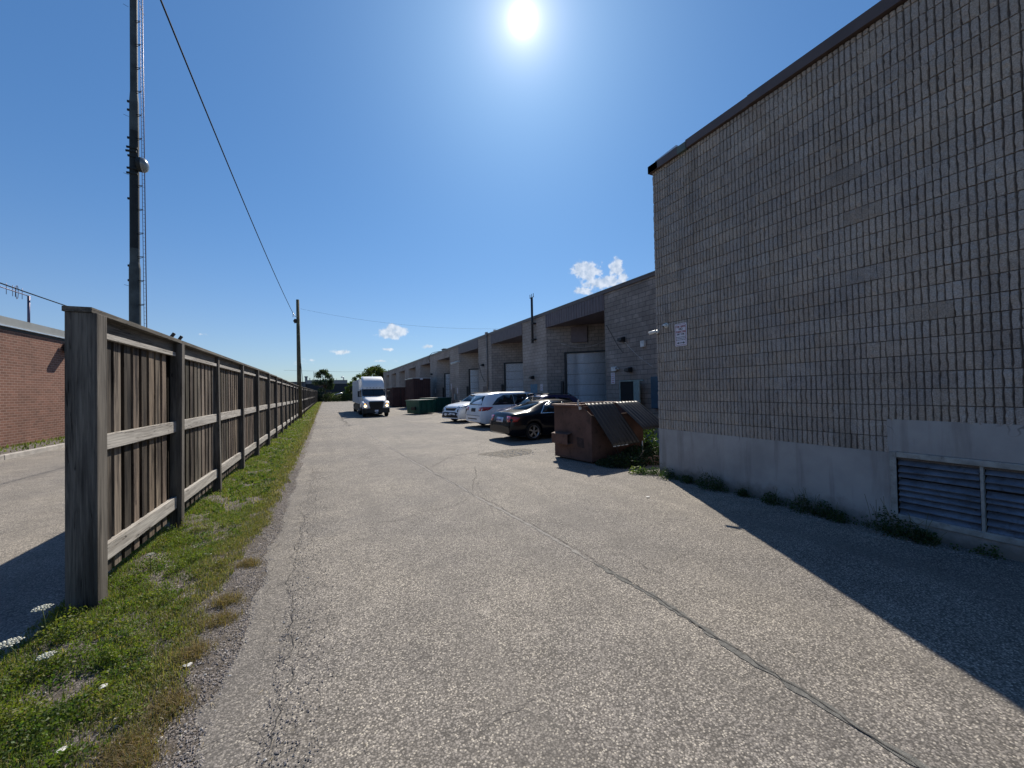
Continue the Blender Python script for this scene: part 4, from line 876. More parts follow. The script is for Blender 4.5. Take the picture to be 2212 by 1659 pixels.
# ---------------------------------------------------------------- cars
def smooth(a, k=3):
    a = np.asarray(a, float)
    for _ in range(k): a = np.concatenate([[a[0]], (a[:-2]+2*a[1:-1]+a[2:])/4, [a[-1]]])
    return a
def make_car(name, label, cat, loc, rz, S, paint, group='cars parked by the warehouse'):
    t = thing(name, loc, label, cat, group, rz); Lc, Wc = S['L'], S['W']; n = int(Lc/.04); xs = np.linspace(0, Lc, n+1)
    it = lambda key, k=3: smooth(np.interp(xs, [p[0] for p in S[key]], [p[1] for p in S[key]]), k)
    top = it('top', 3); belt = it('belt', 3); belt = np.minimum(belt, top-.02)
    wt = it('wt', 4); hw = Wc/2; e = np.minimum(xs, Lc-xs)
    plan = 1-.16*np.clip(1-e/.55, 0, 1)**2.2; sill = np.interp(xs, [0, .25, Lc-.3, Lc], [.30, .2, .2, .24])
    r = S['wr']; ar = r+.045; arch = np.zeros_like(xs)
    for xc in S['wx']:
        q = ar**2-(xs-xc)**2; arch = np.maximum(arch, np.where(q > 0, r+np.sqrt(np.maximum(q, 0)), 0))
    low = np.maximum(sill, arch); vs = []
    for i in range(n+1):
        w_ = hw*plan[i]; b_, tp = belt[i], top[i]; lo = min(low[i], b_-.06); zm = max(lo+.03, .2+(b_-.2)*.55); wtt = min(wt[i]*plan[i], w_*.97); wb_ = w_*.972
        half = [(w_*.55, lo), (w_*.965, lo), (w_*.992, lo+.02), (w_, zm), (w_*.993, (zm+b_)/2), (wb_, b_),
                (wb_+(wtt-wb_)*.5, b_+(tp-b_)*.52), (wtt, tp-min(.07, (tp-b_)*.35)), (wtt-.07, tp-.015), (wtt*.5, tp+.01)]
        sec = [(y, z) for y, z in half]+[(0, tp+.018)]+[(-y, z) for y, z in half[::-1]]
        x = xs[i]-Lc/2; vs += [(x, y, z) for y, z in sec]
    m_ = 21; fs = [(i*m_+j, (i+1)*m_+j, (i+1)*m_+(j+1) % m_, i*m_+(j+1) % m_) for i in range(n) for j in range(m_)]
    fs += [tuple(range(m_)), tuple(n*m_+j for j in range(m_))[::-1]]
    fs = [f[::-1] for f in fs]
    mb = MB(); mb.add(vs, fs[:-2], True); mb.f += [fs[-2], fs[-1]]; body = mb.build('body', paint, t, world=False)
    bvh = BVHTree.FromPolygons([Vector(v) for v in vs], fs)
    def patch(nm, poly, view, mat, parent=t, off=.006, label=None, sub=4):
        bm = bmesh.new(); f = bm.faces.new([bm.verts.new((a, b, 0)) for a, b in poly]); bmesh.ops.triangulate(bm, faces=[f])
        for _ in range(sub): bmesh.ops.subdivide_edges(bm, edges=[e_ for e_ in bm.edges if e_.calc_length() > .09], cuts=1, use_grid_fill=False)
        bmesh.ops.triangulate(bm, faces=bm.faces[:])
        D = {'f': Vector((-1, 0, 0)), 'r': Vector((1, 0, 0)), 's+': Vector((0, -1, 0)), 's-': Vector((0, 1, 0)), 't': Vector((0, 0, -1))}[view]; bad = []
        for v in bm.verts:
            a, b = v.co.x, v.co.y
            o = {'f': Vector((9, a, b)), 'r': Vector((-9, a, b)), 's+': Vector((a, 9, b)), 's-': Vector((a, -9, b)), 't': Vector((a, b, 9))}[view]
            h = bvh.ray_cast(o, D)
            if h[0] is None: bad.append(v)
            else: v.co = h[0]-D*off
        bmesh.ops.delete(bm, geom=bad, context='VERTS'); bmesh.ops.recalc_face_normals(bm, faces=bm.faces[:])
        me = bpy.data.meshes.new(nm); bm.to_mesh(me); bm.free(); me.materials.append(mat)
        for p in me.polygons: p.use_smooth = True
        o = bpy.data.objects.new(nm, me); COL.objects.link(o); o.parent = parent; so_ = o.modifiers.new('thick', 'SOLIDIFY'); so_.thickness = .004; so_.offset = 0
        return tag(o, label)
    X = lambda x: x-Lc/2
    for nm, view, poly, mat in S['patch']:
        cs = [(X(a), b) if view[0] in 'st' else (a, b) for a, b in poly]
        if view == 's': [patch(nm, cs, v, mat) for v in ('s+', 's-')]
        elif view == 'f2' or view == 'r2':
            patch(nm, cs, view[0], mat); patch(nm, [(-a, b) for a, b in cs], view[0], mat)
        else: patch(nm, cs, view, mat)
    mb = MB(); mb.box(-Lc/2+.35, Lc/2-.35, -hw+.28, hw-.28, .19, .55); mb.build('underbody', TRIM, t, world=False)
    wh = None
    for xc in S['wx']:
        for s in (-1, 1):
            c_ = Vector((X(xc), s*(hw-.03), r)); ax = Vector((0, s, 0))
            w1 = MB(); w1.lathe(c_-ax*.21, ax, [(0, 0), (r*.9, 0), (r, .03), (r, .17), (r*.95, .205), (r*.70, .212), (r*.68, .19)], 28); ty = w1.build('wheel', TYRE, t, world=False)
            w2 = MB(); w2.lathe(c_-ax*.21, ax, [(r*.69, .21), (r*.66, .212), (r*.62, .15)], 28)
            for k_ in range(S.get('spk', 5)):
                for dd in (-.13, .13):
                    a_ = 2*math.pi*k_/S.get('spk', 5)+.2+dd; u_ = Vector((math.cos(a_), 0, math.sin(a_))); v_ = Vector((-math.sin(a_), 0, math.cos(a_)))
                    w2.obox(c_-ax*.012+u_*r*.38, u_, ax, v_, r*.30, .012, .013)
            w2.lathe(c_-ax*.02, ax, [(.055, 0), (.055, .015), (0, .02)], 12); w2.build('rim', RIM, ty, world=False)
    return t, patch, body
def mirror_pair(t, x, y, z, mat):
    for s in (-1, 1):
        mb = MB(); mb.obox((x, s*y, z), (1, 0, 0), (0, 1, 0), (0, 0, 1), .06, .11, .075); mb.build('wing_mirror', mat, t, world=False, bev=.03)

sed = dict(L=4.82, W=1.82, wr=.325, wx=(.98, 3.76), top=[(0, .55), (.03, .78), (.07, .98), (.2, 1.03), (.62, 1.07), (.8, 1.09), (1.6, 1.40), (2.0, 1.45), (2.7, 1.44), (3.1, 1.33), (3.75, 1.02), (4.45, .86), (4.72, .70), (4.82, .45)],
  belt=[(0, .50), (.06, .9), (.2, .95), (1., .97), (3.6, .93), (4.4, .78), (4.82, .42)], wt=[(0, .76), (.6, .76), (1.3, .64), (1.8, .58), (2.7, .59), (3.3, .70), (3.9, .80), (4.82, .74)], patch=[
  ('rear_window', 'r', [(-.60, 1.11), (.60, 1.11), (.50, 1.38), (-.50, 1.38)], GLASS), ('windscreen', 'f', [(-.66, 1.05), (.66, 1.05), (.52, 1.38), (-.52, 1.38)], GLASS),
  ('tail_lamp', 'r2', [(.50, .92), (.86, .90), (.84, .72), (.60, .70), (.52, .78)], TAIL), ('tail_lamp', 's', [(.02, .90), (.40, .86), (.30, .72), (.04, .70)], TAIL),
  ('licence_plate', 'r', [(-.26, .86), (.26, .86), (.26, .68), (-.26, .68)], PLATE), ('bumper_seam', 'r', [(-.84, .60), (.84, .60), (.84, .585), (-.84, .585)], TRIM),
  ('side_window', 's', [(1.38, 1.0), (2.32, .99), (2.32, 1.36), (1.95, 1.37), (1.6, 1.24)], GLASS), ('side_window', 's', [(2.42, .99), (3.40, .99), (3.0, 1.27), (2.8, 1.35), (2.42, 1.37)], GLASS),
  ('window_trim', 's', [(1.30, .975), (3.46, .965), (3.46, .985), (1.30, .995)], CHROME), ('window_trim', 's', [(1.30, .995), (1.34, .99), (1.60, 1.245), (1.93, 1.385), (2.8, 1.37), (2.8, 1.385), (1.93, 1.405), (1.58, 1.27)], CHROME),
  ('door_seam', 's', [(2.36, .30), (2.375, .30), (2.375, .97), (2.36, .97)], TRIM), ('door_seam', 's', [(3.38, .34), (3.395, .34), (3.50, .95), (3.485, .95)], TRIM), ('door_handle', 's', [(1.55, .84), (1.78, .84), (1.78, .87), (1.55, .87)], P_BLACK)])
T1, _, _ = make_car('parked_sedan', 'black sedan seen from behind beside the brown dumpster', 'car', (8.20, 13.66, 0), R(4), sed, P_BLACK)
a = MB(); 
for i_, y_ in enumerate((.17, .09, -.02, -.1, -.18)): a.box(-2.43, -2.42, y_-.025, y_+.025, .73, .80)
a.build('plate_lettering', PLATEB, T1, world=False); mirror_pair(T1, 1.15, .95, 1.02, P_BLACK)
van = dict(L=5.15, W=2.0, wr=.345, wx=(.98, 4.0), top=[(0, .62), (.02, .98), (.06, 1.12), (.42, 1.62), (.6, 1.70), (1.2, 1.76), (2.8, 1.76), (3.4, 1.66), (4.25, 1.18), (4.85, .98), (5.07, .78), (5.15, .5)],
  belt=[(0, .55), (.04, .95), (.3, 1.08), (1.5, 1.10), (4.0, 1.05), (4.7, .88), (5.15, .45)], wt=[(0, .86), (.4, .74), (.8, .72), (3.2, .72), (3.8, .80), (4.4, .88), (5.15, .8)], patch=[
  ('rear_window', 'r', [(-.76, 1.14), (.76, 1.14), (.62, 1.60), (-.62, 1.60)], GLASS), ('windscreen', 'f', [(-.74, 1.24), (.74, 1.24), (.62, 1.66), (-.62, 1.66)], GLASS),
  ('tail_lamp', 'r2', [(.55, 1.03), (.98, 1.05), (.98, .86), (.62, .84)], TAIL), ('tail_lamp', 's', [(.02, 1.05), (.68, 1.04), (.45, .90), (.05, .84)], TAIL),
  ('licence_plate', 'r', [(-.25, .98), (.25, .98), (.25, .80), (-.25, .80)], TRIM), ('bumper_insert', 'r', [(-.45, .47), (.6, .47), (.6, .42), (-.45, .42)], TRIM), ('lower_line', 'r', [(-.9, .62), (.9, .62), (.9, .60), (-.9, .60)], TRIM),
  ('side_window', 's', [(.62, 1.13), (1.9, 1.13), (1.9, 1.64), (1.35, 1.62), (.98, 1.46)], GLASS), ('side_window', 's', [(1.92, 1.13), (2.75, 1.13), (2.75, 1.655), (1.92, 1.645)], GLASS), ('side_window', 's', [(2.80, 1.12), (3.85, 1.12), (3.45, 1.48), (3.2, 1.62), (2.80, 1.65)], GLASS),
  ('door_seam', 's', [(1.72, .35), (1.735, .35), (1.735, 1.12), (1.72, 1.12)], TRIM), ('door_seam', 's', [(2.76, .30), (2.775, .30), (2.775, 1.12), (2.76, 1.12)], TRIM), ('door_handle', 's', [(1.85, .98), (2.08, .98), (2.08, 1.01), (1.85, 1.01)], P_WHITE)])
T2, _, _ = make_car('parked_minivan', 'white minivan with red tail lamps parked nose in', 'van', (9.28, 19.2, 0), R(5), van, P_WHITE)
mirror_pair(T2, 1.35, 1.05, 1.15, P_WHITE)
a = MB(); a.box(-1.72, -1.55, -.03, .03, 1.765, 1.82); a.build('roof_antenna', TRIM, T2, world=False, bev=.02)
suvp = lambda extra: [
  ('windscreen', 'f', [(-.70, 1.20), (.70, 1.20), (.58, 1.60), (-.58, 1.60)], GLASS), ('rear_window', 'r', [(-.6, 1.15), (.6, 1.15), (.52, 1.5), (-.52, 1.5)], GLASS),
  ('side_window', 's', [(.75, 1.12), (1.75, 1.12), (1.75, 1.56), (1.0, 1.5)], GLASS), ('side_window', 's', [(1.82, 1.12), (3.10, 1.12), (2.72, 1.42), (2.45, 1.55), (1.82, 1.57)], GLASS),
  ('headlight', 'f2', [(.52, .98), (.86, 1.02), (.84, .88), (.56, .86)], HEADL), ('headlight', 's', [(3.95, .97), (4.42, .92), (4.45, .84), (4.1, .88)], HEADL),
  ('door_seam', 's', [(1.78, .30), (1.795, .30), (1.795, 1.12), (1.78, 1.12)], TRIM), ('door_seam', 's', [(2.98, .34), (2.995, .34), (3.05, 1.1), (3.035, 1.1)], TRIM)]+extra
suv = dict(L=4.6, W=1.86, wr=.36, wx=(.9, 3.62), top=[(0, .6), (.05, 1.0), (.12, 1.15), (.42, 1.56), (.7, 1.66), (2.1, 1.69), (2.55, 1.62), (3.3, 1.18), (4.1, 1.06), (4.42, .95), (4.56, .72), (4.6, .5)],
  belt=[(0, .55), (.08, 1.0), (.5, 1.10), (3.3, 1.06), (4.1, .96), (4.5, .78), (4.6, .45)], wt=[(0, .8), (.5, .68), (2.5, .66), (3.1, .74), (3.6, .82), (4.6, .78)], patch=suvp([
  ('grille', 'f', [(-.55, .86), (.55, .86), (.42, .70), (-.42, .70)], TRIM), ('lower_bumper', 'f', [(-.80, .56), (-.5, .62), (.5, .62), (.80, .56), (.78, .30), (-.78, .30)], TRIM),
  ('licence_plate', 'f', [(-.16, .57), (.16, .57), (.16, .44), (-.16, .44)], PLATE), ('fog_lamp_recess', 'f2', [(.66, .80), (.74, .80), (.76, .62), (.68, .62)], TRIM),
  ('wheel_arch_trim', 's', [(3.10, .30), (3.16, .62), (3.38, .82), (3.62, .88), (3.86, .82), (4.06, .66), (4.14, .50), (4.10, .78), (3.9, .92), (3.62, .97), (3.3, .90), (3.08, .66), (3.0, .32)], TRIM),
  ('sill_trim', 's', [(1.35, .21), (3.2, .21), (3.2, .34), (1.35, .34)], TRIM)]))
T3, _, _ = make_car('parked_suv', 'white sport utility car with black lower bumper parked facing the lane', 'car', (8.78, 23.62, 0), R(180+20), suv, P_WHITE)
mirror_pair(T3, .75, 1.0, 1.18, TRIM)
for s in (-1, 1):
    a = MB(); a.tube([(-1.55, s*.62, 1.66), (-1.4, s*.62, 1.72), (.0, s*.62, 1.74), (.25, s*.62, 1.68)], .018, 6); a.build('roof_rail', TRIM, T3, world=False)
suv2 = dict(suv); suv2['L'] = 4.55; suv2['top'] = [(0, .6), (.05, 1.0), (.15, 1.15), (.55, 1.50), (.9, 1.58), (2.1, 1.60), (2.45, 1.55), (3.2, 1.12), (4.0, .98), (4.35, .86), (4.52, .66), (4.55, .5)]
suv2['belt'] = [(0, .55), (.08, .98), (.5, 1.04), (3.2, 1.0), (4.0, .88), (4.4, .72), (4.55, .45)]; suv2['L'] = 4.55
suv2['patch'] = [(a_, v_, [(p[0] if v_[0] in 'st' else p[0], p[1]-.08) for p in pl_], m_) for a_, v_, pl_, m_ in suvp([('grille', 'f', [(-.5, .84), (.5, .84), (.4, .70), (-.4, .70)], TRIM), ('licence_plate', 'f', [(-.16, .62), (.16, .62), (.16, .5), (-.16, .5)], PLATE)])]
T4, _, _ = make_car('parked_hatchback', 'dark blue car with roof rails between the black sedan and the minivan', 'car', (9.25, 16.6, 0), R(180+5), suv2, P_BLUE)
mirror_pair(T4, .75, .98, 1.06, P_BLUE)
for s in (-1, 1):
    a = MB(); a.tube([(-1.5, s*.6, 1.56), (-1.3, s*.6, 1.63), (.1, s*.6, 1.645), (.35, s*.6, 1.58)], .022, 6); a.build('roof_rail', TRIM, T4, world=False)

# ---------------------------------------------------------------- delivery truck
TRX, TRY = 3.48, 31.9
tk = thing('delivery_truck', (TRX, TRY+6, 0), 'white conventional truck with tall roof fairing and box trailer, head lamps lit', 'truck', rz=0)
Q = lambda x, y, z: (x*1.0, y-6, z)    # local: x right, y back from the nose
def loft(secs, name, mat, parent=tk, smooth_=True):
    n = len(secs[0]); vs = [Q(*p) for s in secs for p in s]; mb = MB()
    mb.add(vs, [(i*n+j, i*n+(j+1) % n, (i+1)*n+(j+1) % n, (i+1)*n+j) for i in range(len(secs)-1) for j in range(n)], smooth_)
    mb.f += [tuple(range(n))[::-1], tuple((len(secs)-1)*n+j for j in range(n))]; return mb.build(name, mat, parent, world=False)
def rsec(y, w_, z0, z1, r, yt=0, n=5, wt=None):   # rounded rectangle section; yt shifts the top back
    wt = wt or w_; pts = []
    for cx, cz, a0, hw_ in ((1, 1, 0, wt), (-1, 1, 90, wt), (-1, -1, 180, w_), (1, -1, 270, w_)):
        rr_ = r if cz > 0 else .03
        for k_ in range(n+1):
            t = R(a0+90*k_/n); zc = (z1-rr_ if cz > 0 else z0+rr_); z = zc+rr_*math.sin(t); pts.append((cx*(hw_-rr_)+rr_*math.cos(t), y+yt*(z-z0)/(z1-z0), z))
    return pts
loft([rsec(.06, .60, .72, 1.18, .12), rsec(.18, .66, .62, 1.28, .14), rsec(.6, .78, .62, 1.40, .16), rsec(1.1, .86, .62, 1.52, .18), rsec(1.6, .90, .62, 1.60, .18)], 'hood', P_TRUCK)
for s in (-1, 1):    # front wings
    loft([[(s*abs(x), y, z) if False else (x+s*.80, y, z) for x, y, z in rsec(yy, ww, z0, z1, .10)] for yy, ww, z0, z1 in ((.20, .16, .66, .98), (.34, .21, .62, 1.10), (.7, .22, .78, 1.20), (1.2, .22, .86, 1.22), (1.6, .20, .7, 1.16))], 'front_wing', P_TRUCK)
loft([rsec(1.55, .93, .62, 1.55, .05), rsec(1.7, .93, .62, 1.62, .05), rsec(2.15, .90, .62, 2.20, .10), rsec(2.3, .90, .62, 2.28, .10), rsec(3.6, .95, .62, 2.30, .08)], 'cab', P_TRUCK)
loft([rsec(2.02, .84, 2.16, 2.34, .06), rsec(2.25, .86, 2.18, 2.75, .12), rsec(2.5, .84, 2.20, 3.02, .16), rsec(2.9, .83, 2.2, 3.18, .16), rsec(3.55, .84, 2.2, 3.24, .10)], 'roof_fairing', P_TRUCK)
a = MB(); a.add([Q(-.84, 1.70, 1.63), Q(.84, 1.70, 1.63), Q(.80, 2.10, 2.13), Q(-.80, 2.10, 2.13)], [(0, 1, 2, 3)]); a.add([Q(-.84, 1.70-.03, 1.60), Q(.84, 1.67, 1.60), Q(.87, 1.67, 1.66), Q(-.87, 1.67, 1.66)], [(0, 1, 2, 3)])
ws = a.build('windscreen', GLASS, tk, world=False)
ws.location = (0, -.03, .0)
a = MB(); a.obox(Q(0, 1.86, 1.88), (1, 0, 0), (0, .63, .78), (0, -.78, .63), .02, .30, .012); a.build('windscreen_divider', TRIM, ws, world=False)
a = MB()
for (x0, x1, z0, z1) in ((-.88, .88, 2.13, 2.19), (-.90, -.82, 1.6, 2.15), (.82, .90, 1.6, 2.15)):
    yb = lambda z: 1.66+(z-1.6)*.80; a.add([Q(x0, yb(z0)-.02, z0), Q(x1, yb(z0)-.02, z0), Q(x1, yb(z1)-.02, z1), Q(x0, yb(z1)-.02, z1)], [(0, 1, 2, 3)])
a.build('windscreen_surround', TRIM, tk, world=False)
for s in (-1, 1):
    a = MB(); a.obox(Q(s*.955, 2.75, 1.85), (0, 1, 0), (1, 0, 0), (0, 0, 1), .42, .012, .28); a.build('side_window', GLASS, tk, world=False)
    a = MB(); a.obox(Q(s*1.16, 1.75, 1.78), (1, 0, 0), (0, 1, 0), (0, 0, 1), .075, .04, .24); mi = a.build('mirror', TRIM, tk, world=False, bev=.02)
    a = MB(); a.tube([Q(s*.92, 1.8, 2.0), Q(s*1.16, 1.78, 2.0)], .015, 6); a.tube([Q(s*.92, 1.8, 1.56), Q(s*1.16, 1.78, 1.56)], .015, 6); a.build('mirror_arm', TRIM, mi, world=False)
    a = MB(); a.obox(Q(s*.80, .25, .90), (1, 0, 0), (0, 1, 0), (0, 0, 1), .13, .06, .12); hl = a.build('headlight', HEADL, tk, world=False, bev=.04)
    a = MB(); a.lathe(Q(s*.80, .19, .85), (0, -1, 0), [(.10, 0), (.085, .02), (0, .03)], 16); a.build('bulb', LITH, hl, world=False)
    a = MB(); a.lathe(Q(s*.82, .19, .99), (0, -1, 0), [(.06, 0), (.05, .015), (0, .02)], 12); a.build('indicator', LITA, hl, world=False)
    a = MB(); a.obox(Q(s*.62, 1.18, 1.30), (s*.25, .95, .12), (.95, -s*.25, 0), (0, -.1, 1), .55, .01, .03); a.build('hood_trim', TRIM, tk, world=False)
a = MB(); a.add([Q(-.50, .05, 1.20), Q(.50, .05, 1.20), Q(.56, .03, 1.10), Q(.44, .0, .62), Q(-.44, .0, .62), Q(-.56, .03, 1.10), Q(-.50, .2, 1.20), Q(.50, .2, 1.20), Q(.56, .2, 1.10), Q(.44, .2, .62), Q(-.44, .2, .62), Q(-.56, .2, 1.10)],
  [(0, 5, 4, 3, 2, 1), (0, 1, 7, 6), (1, 2, 8, 7), (2, 3, 9, 8), (3, 4, 10, 9), (4, 5, 11, 10), (5, 0, 6, 11)]); gr = a.build('grille', TRIM, tk, world=False)
a = MB()
for i in range(8): a.box(-.44, .44, -6.03, -6.0+.03, .66+i*.062, .675+i*.062)
a.build('grille_bars', BLACKP, gr, world=False)
loft([[(-1.0, .22, .30), (1.0, .22, .30), (1.0, .22, .66), (-1.0, .22, .66)], [(-.8, .02, .30), (.8, .02, .30), (.8, .02, .64), (-.8, .02, .64)]], 'bumper', TRIM, smooth_=False)
a = MB(); a.box(-.99, .99, -5.78, -5.0, .32, .66); a.build('bumper_side', TRIM, tk, world=False)
a = MB(); a.box(-.13, .13, -6.0, -5.985, .40, .54); a.build('licence_plate', PLATE, tk, world=False)
a = MB(); a.box(-.09, .09, -6.0, -5.985, .27, .33); a.build('tow_tag', PLATE, tk, world=False)
a = MB(); a.box(-.45, .45, -5.2, 6.6, .45, .62); a.build('chassis', TRIM, tk, world=False)
a = MB()
for q in (-.5, -.25, 0, .25, .5): a.box(q-.04, q+.04, -4.0, -3.92, 2.24, 2.28)
a.build('marker_lamp', HEADL, tk, world=False)
a = MB(); a.box(-1.0, 1.0, -1.9, 6.9, .98, 3.02)
trl = a.build('trailer_box', TRAILW, tk, world=False, bev=.03)
a = MB()
for i in range(26):
    y_ = -1.8+i*.335
    for s in (-1, 1): a.box(s*1.004-.004, s*1.004+.004, y_-.012, y_+.012, 1.02, 2.98)
a.build('panel_rivets', M('trailer_joint', (.40, .41, .43), .5), trl, world=False)
a = MB(); a.box(-1.012, 1.012, -1.9, 6.9, .94, 1.0); a.build('bottom_rail', STEELW, trl, world=False)
for s in (-1, 1):
    a = MB(); a.box(s*.92-.04, s*.92+.04, -1.6, 4.6, .28, .93); a.build('dark_underfill', TRIM, tk, world=False, bev=.01)  # black boxes added to darken the space under the trailer
    a = MB(); a.tube([(s*.74, -4.2, .55), (s*.74, -2.5, .55)], .24, 14); a.build('fuel_tank', TRIM, tk, world=False)
def truck_wheel(x, y, r=.40):
    a = MB(); s = 1 if x > 0 else -1; a.lathe(Q(x-s*.13, y, r), (s, 0, 0), [(0, 0), (r*.9, 0), (r, .03), (r, .24), (r*.9, .27), (r*.6, .27), (r*.55, .22), (0, .22)], 24); w_ = a.build('wheel', TYRE, tk, world=False)
    a = MB(); a.lathe(Q(x-s*.13, y, r), (s, 0, 0), [(r*.55, .225), (r*.5, .24), (.12, .20), (.1, .28), (0, .28)], 20); a.build('rim', STEELW, w_, world=False)
for x in (-.82, .82):
    for y in (.85, 4.4, 5.3, 11.0, 11.9): truck_wheel(x, y)

# ---------------------------------------------------------------- vegetation
def rot_rand(n):
    a = rng.uniform(0, 2*np.pi, n); z = rng.uniform(-1, 1, n); s = np.sqrt(1-z*z)
    return np.stack([s*np.cos(a), s*np.sin(a), z], 1)
def leaf_cloud(P, size, cols, name, parent, mat=LEAF, elong=1.6, updir=0, **kw):
    n = len(P); a = rot_rand(n); b = rot_rand(n)
    if updir: a = a*(1-updir)+np.array([0, 0, updir]); a /= np.linalg.norm(a, axis=1)[:, None]
    b -= (a*b).sum(1)[:, None]*a; b /= np.linalg.norm(b, axis=1)[:, None]
    s = np.asarray(size)*np.ones(n); sz = (s*rng.uniform(.6, 1.3, n))[:, None]
    V = np.stack([P-a*sz*elong/2, P+b*sz/2*.8-a*sz*.1, P+a*sz*elong/2, P-b*sz/2*.8-a*sz*.1], 1).reshape(-1, 3)
    mb = MB(); mb.v = [tuple(v) for v in V.tolist()]; mb.f = [(4*i, 4*i+1, 4*i+2, 4*i+3) for i in range(n)]
    C4 = np.concatenate([np.repeat(cols, 4, 0), np.ones((4*n, 1))], 1)
    return mb.build(name, mat, parent, col=C4, **kw)
def ccol(base, n, var=.35, hue=.12):
    k_ = rng.uniform(1-var, 1+var, n)[:, None]; h = rng.uniform(-hue, hue, n); c = np.array(base)[None]*k_
    c[:, 0] *= 1+h; c[:, 2] *= 1-h; return np.clip(c, 0, 1)
def tree(name, x, y, h, r, label, base, zc=None, n=5000, ls=.22, lean=0, squash=1., group=None, open_=.55):
    t = thing(name, (x, y, 0), label, 'tree', group); mb = MB(); th = h*.45
    mb.tube([(x, y, -.1), (x+lean*.3, y, th*.5), (x+lean, y, th)], [r*.07+.05, r*.05+.04, r*.035+.03], 8)
    cl = []; zc = zc or h*.6
    for i in range(26):
        d = rot_rand(1)[0]; q = rng.uniform(.35, 1)**.5; c = np.array([x+lean+d[0]*r*q*.8, y+d[1]*r*q*.8, zc+d[2]*(h-zc)*q*.85*squash]); cl.append((c, r*rng.uniform(.16, .34)))
        mb.tube([(x+lean*.8, y, th*.75+.02*i), tuple((np.array([x+lean, y, th])+c)/2+rng.normal(0, .1*r, 3)), tuple(c)], [r*.03+.02, r*.018+.012, .01], 5)
    mb.build('trunk', BARK, t)
    P = []; C = []
    for c, rr_ in cl:
        m_ = n//26; d = rot_rand(m_)*(rng.uniform(0, 1, m_)**.45)[:, None]*rr_*rng.uniform(.8, 1.35, (m_, 1)); P.append(c+d*[1, 1, .8]); C.append(ccol(np.array(base)*rng.uniform(.7, 1.35), m_))
    leaf_cloud(np.concatenate(P), ls, np.concatenate(C), 'crown', t)
tree('leafy_tree', -.2, 104, 8.9, 2.7, 'dark leafy tree standing at the far end of the lane', (.040, .060, .030), zc=4.2, n=5600, ls=.21)
tree('leafy_tree', 12.0, 112, 9.2, 4.2, 'yellow green tree rising behind the truck and warehouse end', (.075, .095, .022), zc=6.2, n=6000, ls=.32, group=None)
tree('leafy_tree', 9.0, 118, 7.6, 3.0, 'smaller green tree left of the yellow green tree behind the truck', (.06, .085, .022), zc=4.6, n=3000, ls=.3)
tree('leafy_tree', 5.2, 103, 5.0, 1.5, 'bright green bushy tree beside the trailer at the lane end', (.075, .11, .02), zc=2.8, n=2600, ls=.2)
def bush(x, y, r, h, label, base, n=900, ls=.16, cat='bush', name='shrub', grp=None):
    t = thing(name, (x, y, 0), label, cat, grp); d = rot_rand(n)*(rng.uniform(0, 1, n)**.4)[:, None]; P = np.array([x, y, h*.45])+d*[r, r, h*.55]; P += rng.normal(0, .08*r, P.shape); P[:, 2] = np.abs(P[:, 2])
    leaf_cloud(P, ls, ccol(base, n, .5), 'foliage', t)
    mb = MB()
    for i in range(7):
        q = rng.normal(0, .35*r, 2); mb.tube([(x, y, 0), (x+q[0], y+q[1], h*.7)], .02, 5)
    mb.build('stem', BARK, t)
G2 = 'shrubs at the far end of the lane'
for i, (x, y, r, h, lb_, bs) in enumerate([(-1.6, 101, 1.3, 2.2, 'dark shrub at the end of the fence', (.04, .06, .03)), (.4, 102, 1.4, 2.3, 'grey green shrub under the dark leafy tree', (.06, .075, .04)), (2.2, 101, 1.5, 2.1, 'tall weedy shrub right of the dark leafy tree', (.055, .08, .03)),
    (3.9, 101, 1.2, 2.4, 'green shrub at the end of the lane left of the trailer', (.05, .085, .025)), (6.2, 102, 1.5, 2.6, 'dark green shrub hidden partly by the trailer', (.03, .05, .025))]):
    bush(x, y, r, h, lb_, bs, 1300, .15, grp=G2)
# far building closing the lane
fb_ = thing('distant_building', (0, 118, 0), 'low dark building with a pale roof band across the end of the lane', 'building')
mb = MB(); mb.box(-4.7, 6.5, 112, 124, 0, 4.42); mb.build('wall', M('dark_blue_wall', (.02, .028, .04), .7), fb_)
mb = MB(); mb.box(-4.75, 5.0, 111.9, 123.5, 4.42, 5.4); mb.build('roof_band', M('pale_metal_band', (.27, .27, .27), .6, var=.06), fb_)
mb = MB(); mb.box(-9.5, -4.76, 111.5, 124, 0, 4.9); mb.box(-9.5, -4.76, 111.4, 124, 4.9, 5.0); mb.build('side_block', M('grey_wall', (.12, .13, .14), .8), fb_)
mb = MB(); mb.box(-4.9, -4.35, 112.3, 112.8, 4.4, 6.1); mb.box(-5.0, -4.25, 112.2, 112.9, 6.1, 6.4); mb.build('chimney', M('grey_chimney', (.20, .22, .23), .8), fb_)
mb = MB(); mb.tube([(4.1, 112.5, 5.3), (4.1, 112.5, 5.9), (4.0, 112.5, 6.15), (3.7, 112.5, 6.2), (3.55, 112.5, 6.0)], .16, 10); mb.build('goose_neck_vent', STEELW, fb_)
mb = MB(); mb.tube([(-2.85, 112.5, 5.3), (-2.85, 112.5, 7.6)], .06, 6); mb.tube([(-3.8, 112.5, 5.3), (-3.8, 112.5, 6.0)], .08, 6); mb.tube([(2.4, 112.5, 5.3), (2.4, 112.5, 5.8)], .04, 6); mb.build('roof_mast', TRIM, fb_)
mb = MB(); mb.tube([(1.8, 100.0, 1.6), (2.6, 99.8, 1.85), (3.4, 99.9, 1.95)], .14, 8); mb.build('drain_pipe', STEELW, at=(2.5, 99.9, 1.5), label='pale pipe half hidden in the shrubs at the lane end', cat='pipe')
cable([(-10, 118, 8.2), (-2, 118, 8.0), (5, 118, 7.8), (14, 118, 8.1)], .02, 'faint power line above the distant building', name='power_line')

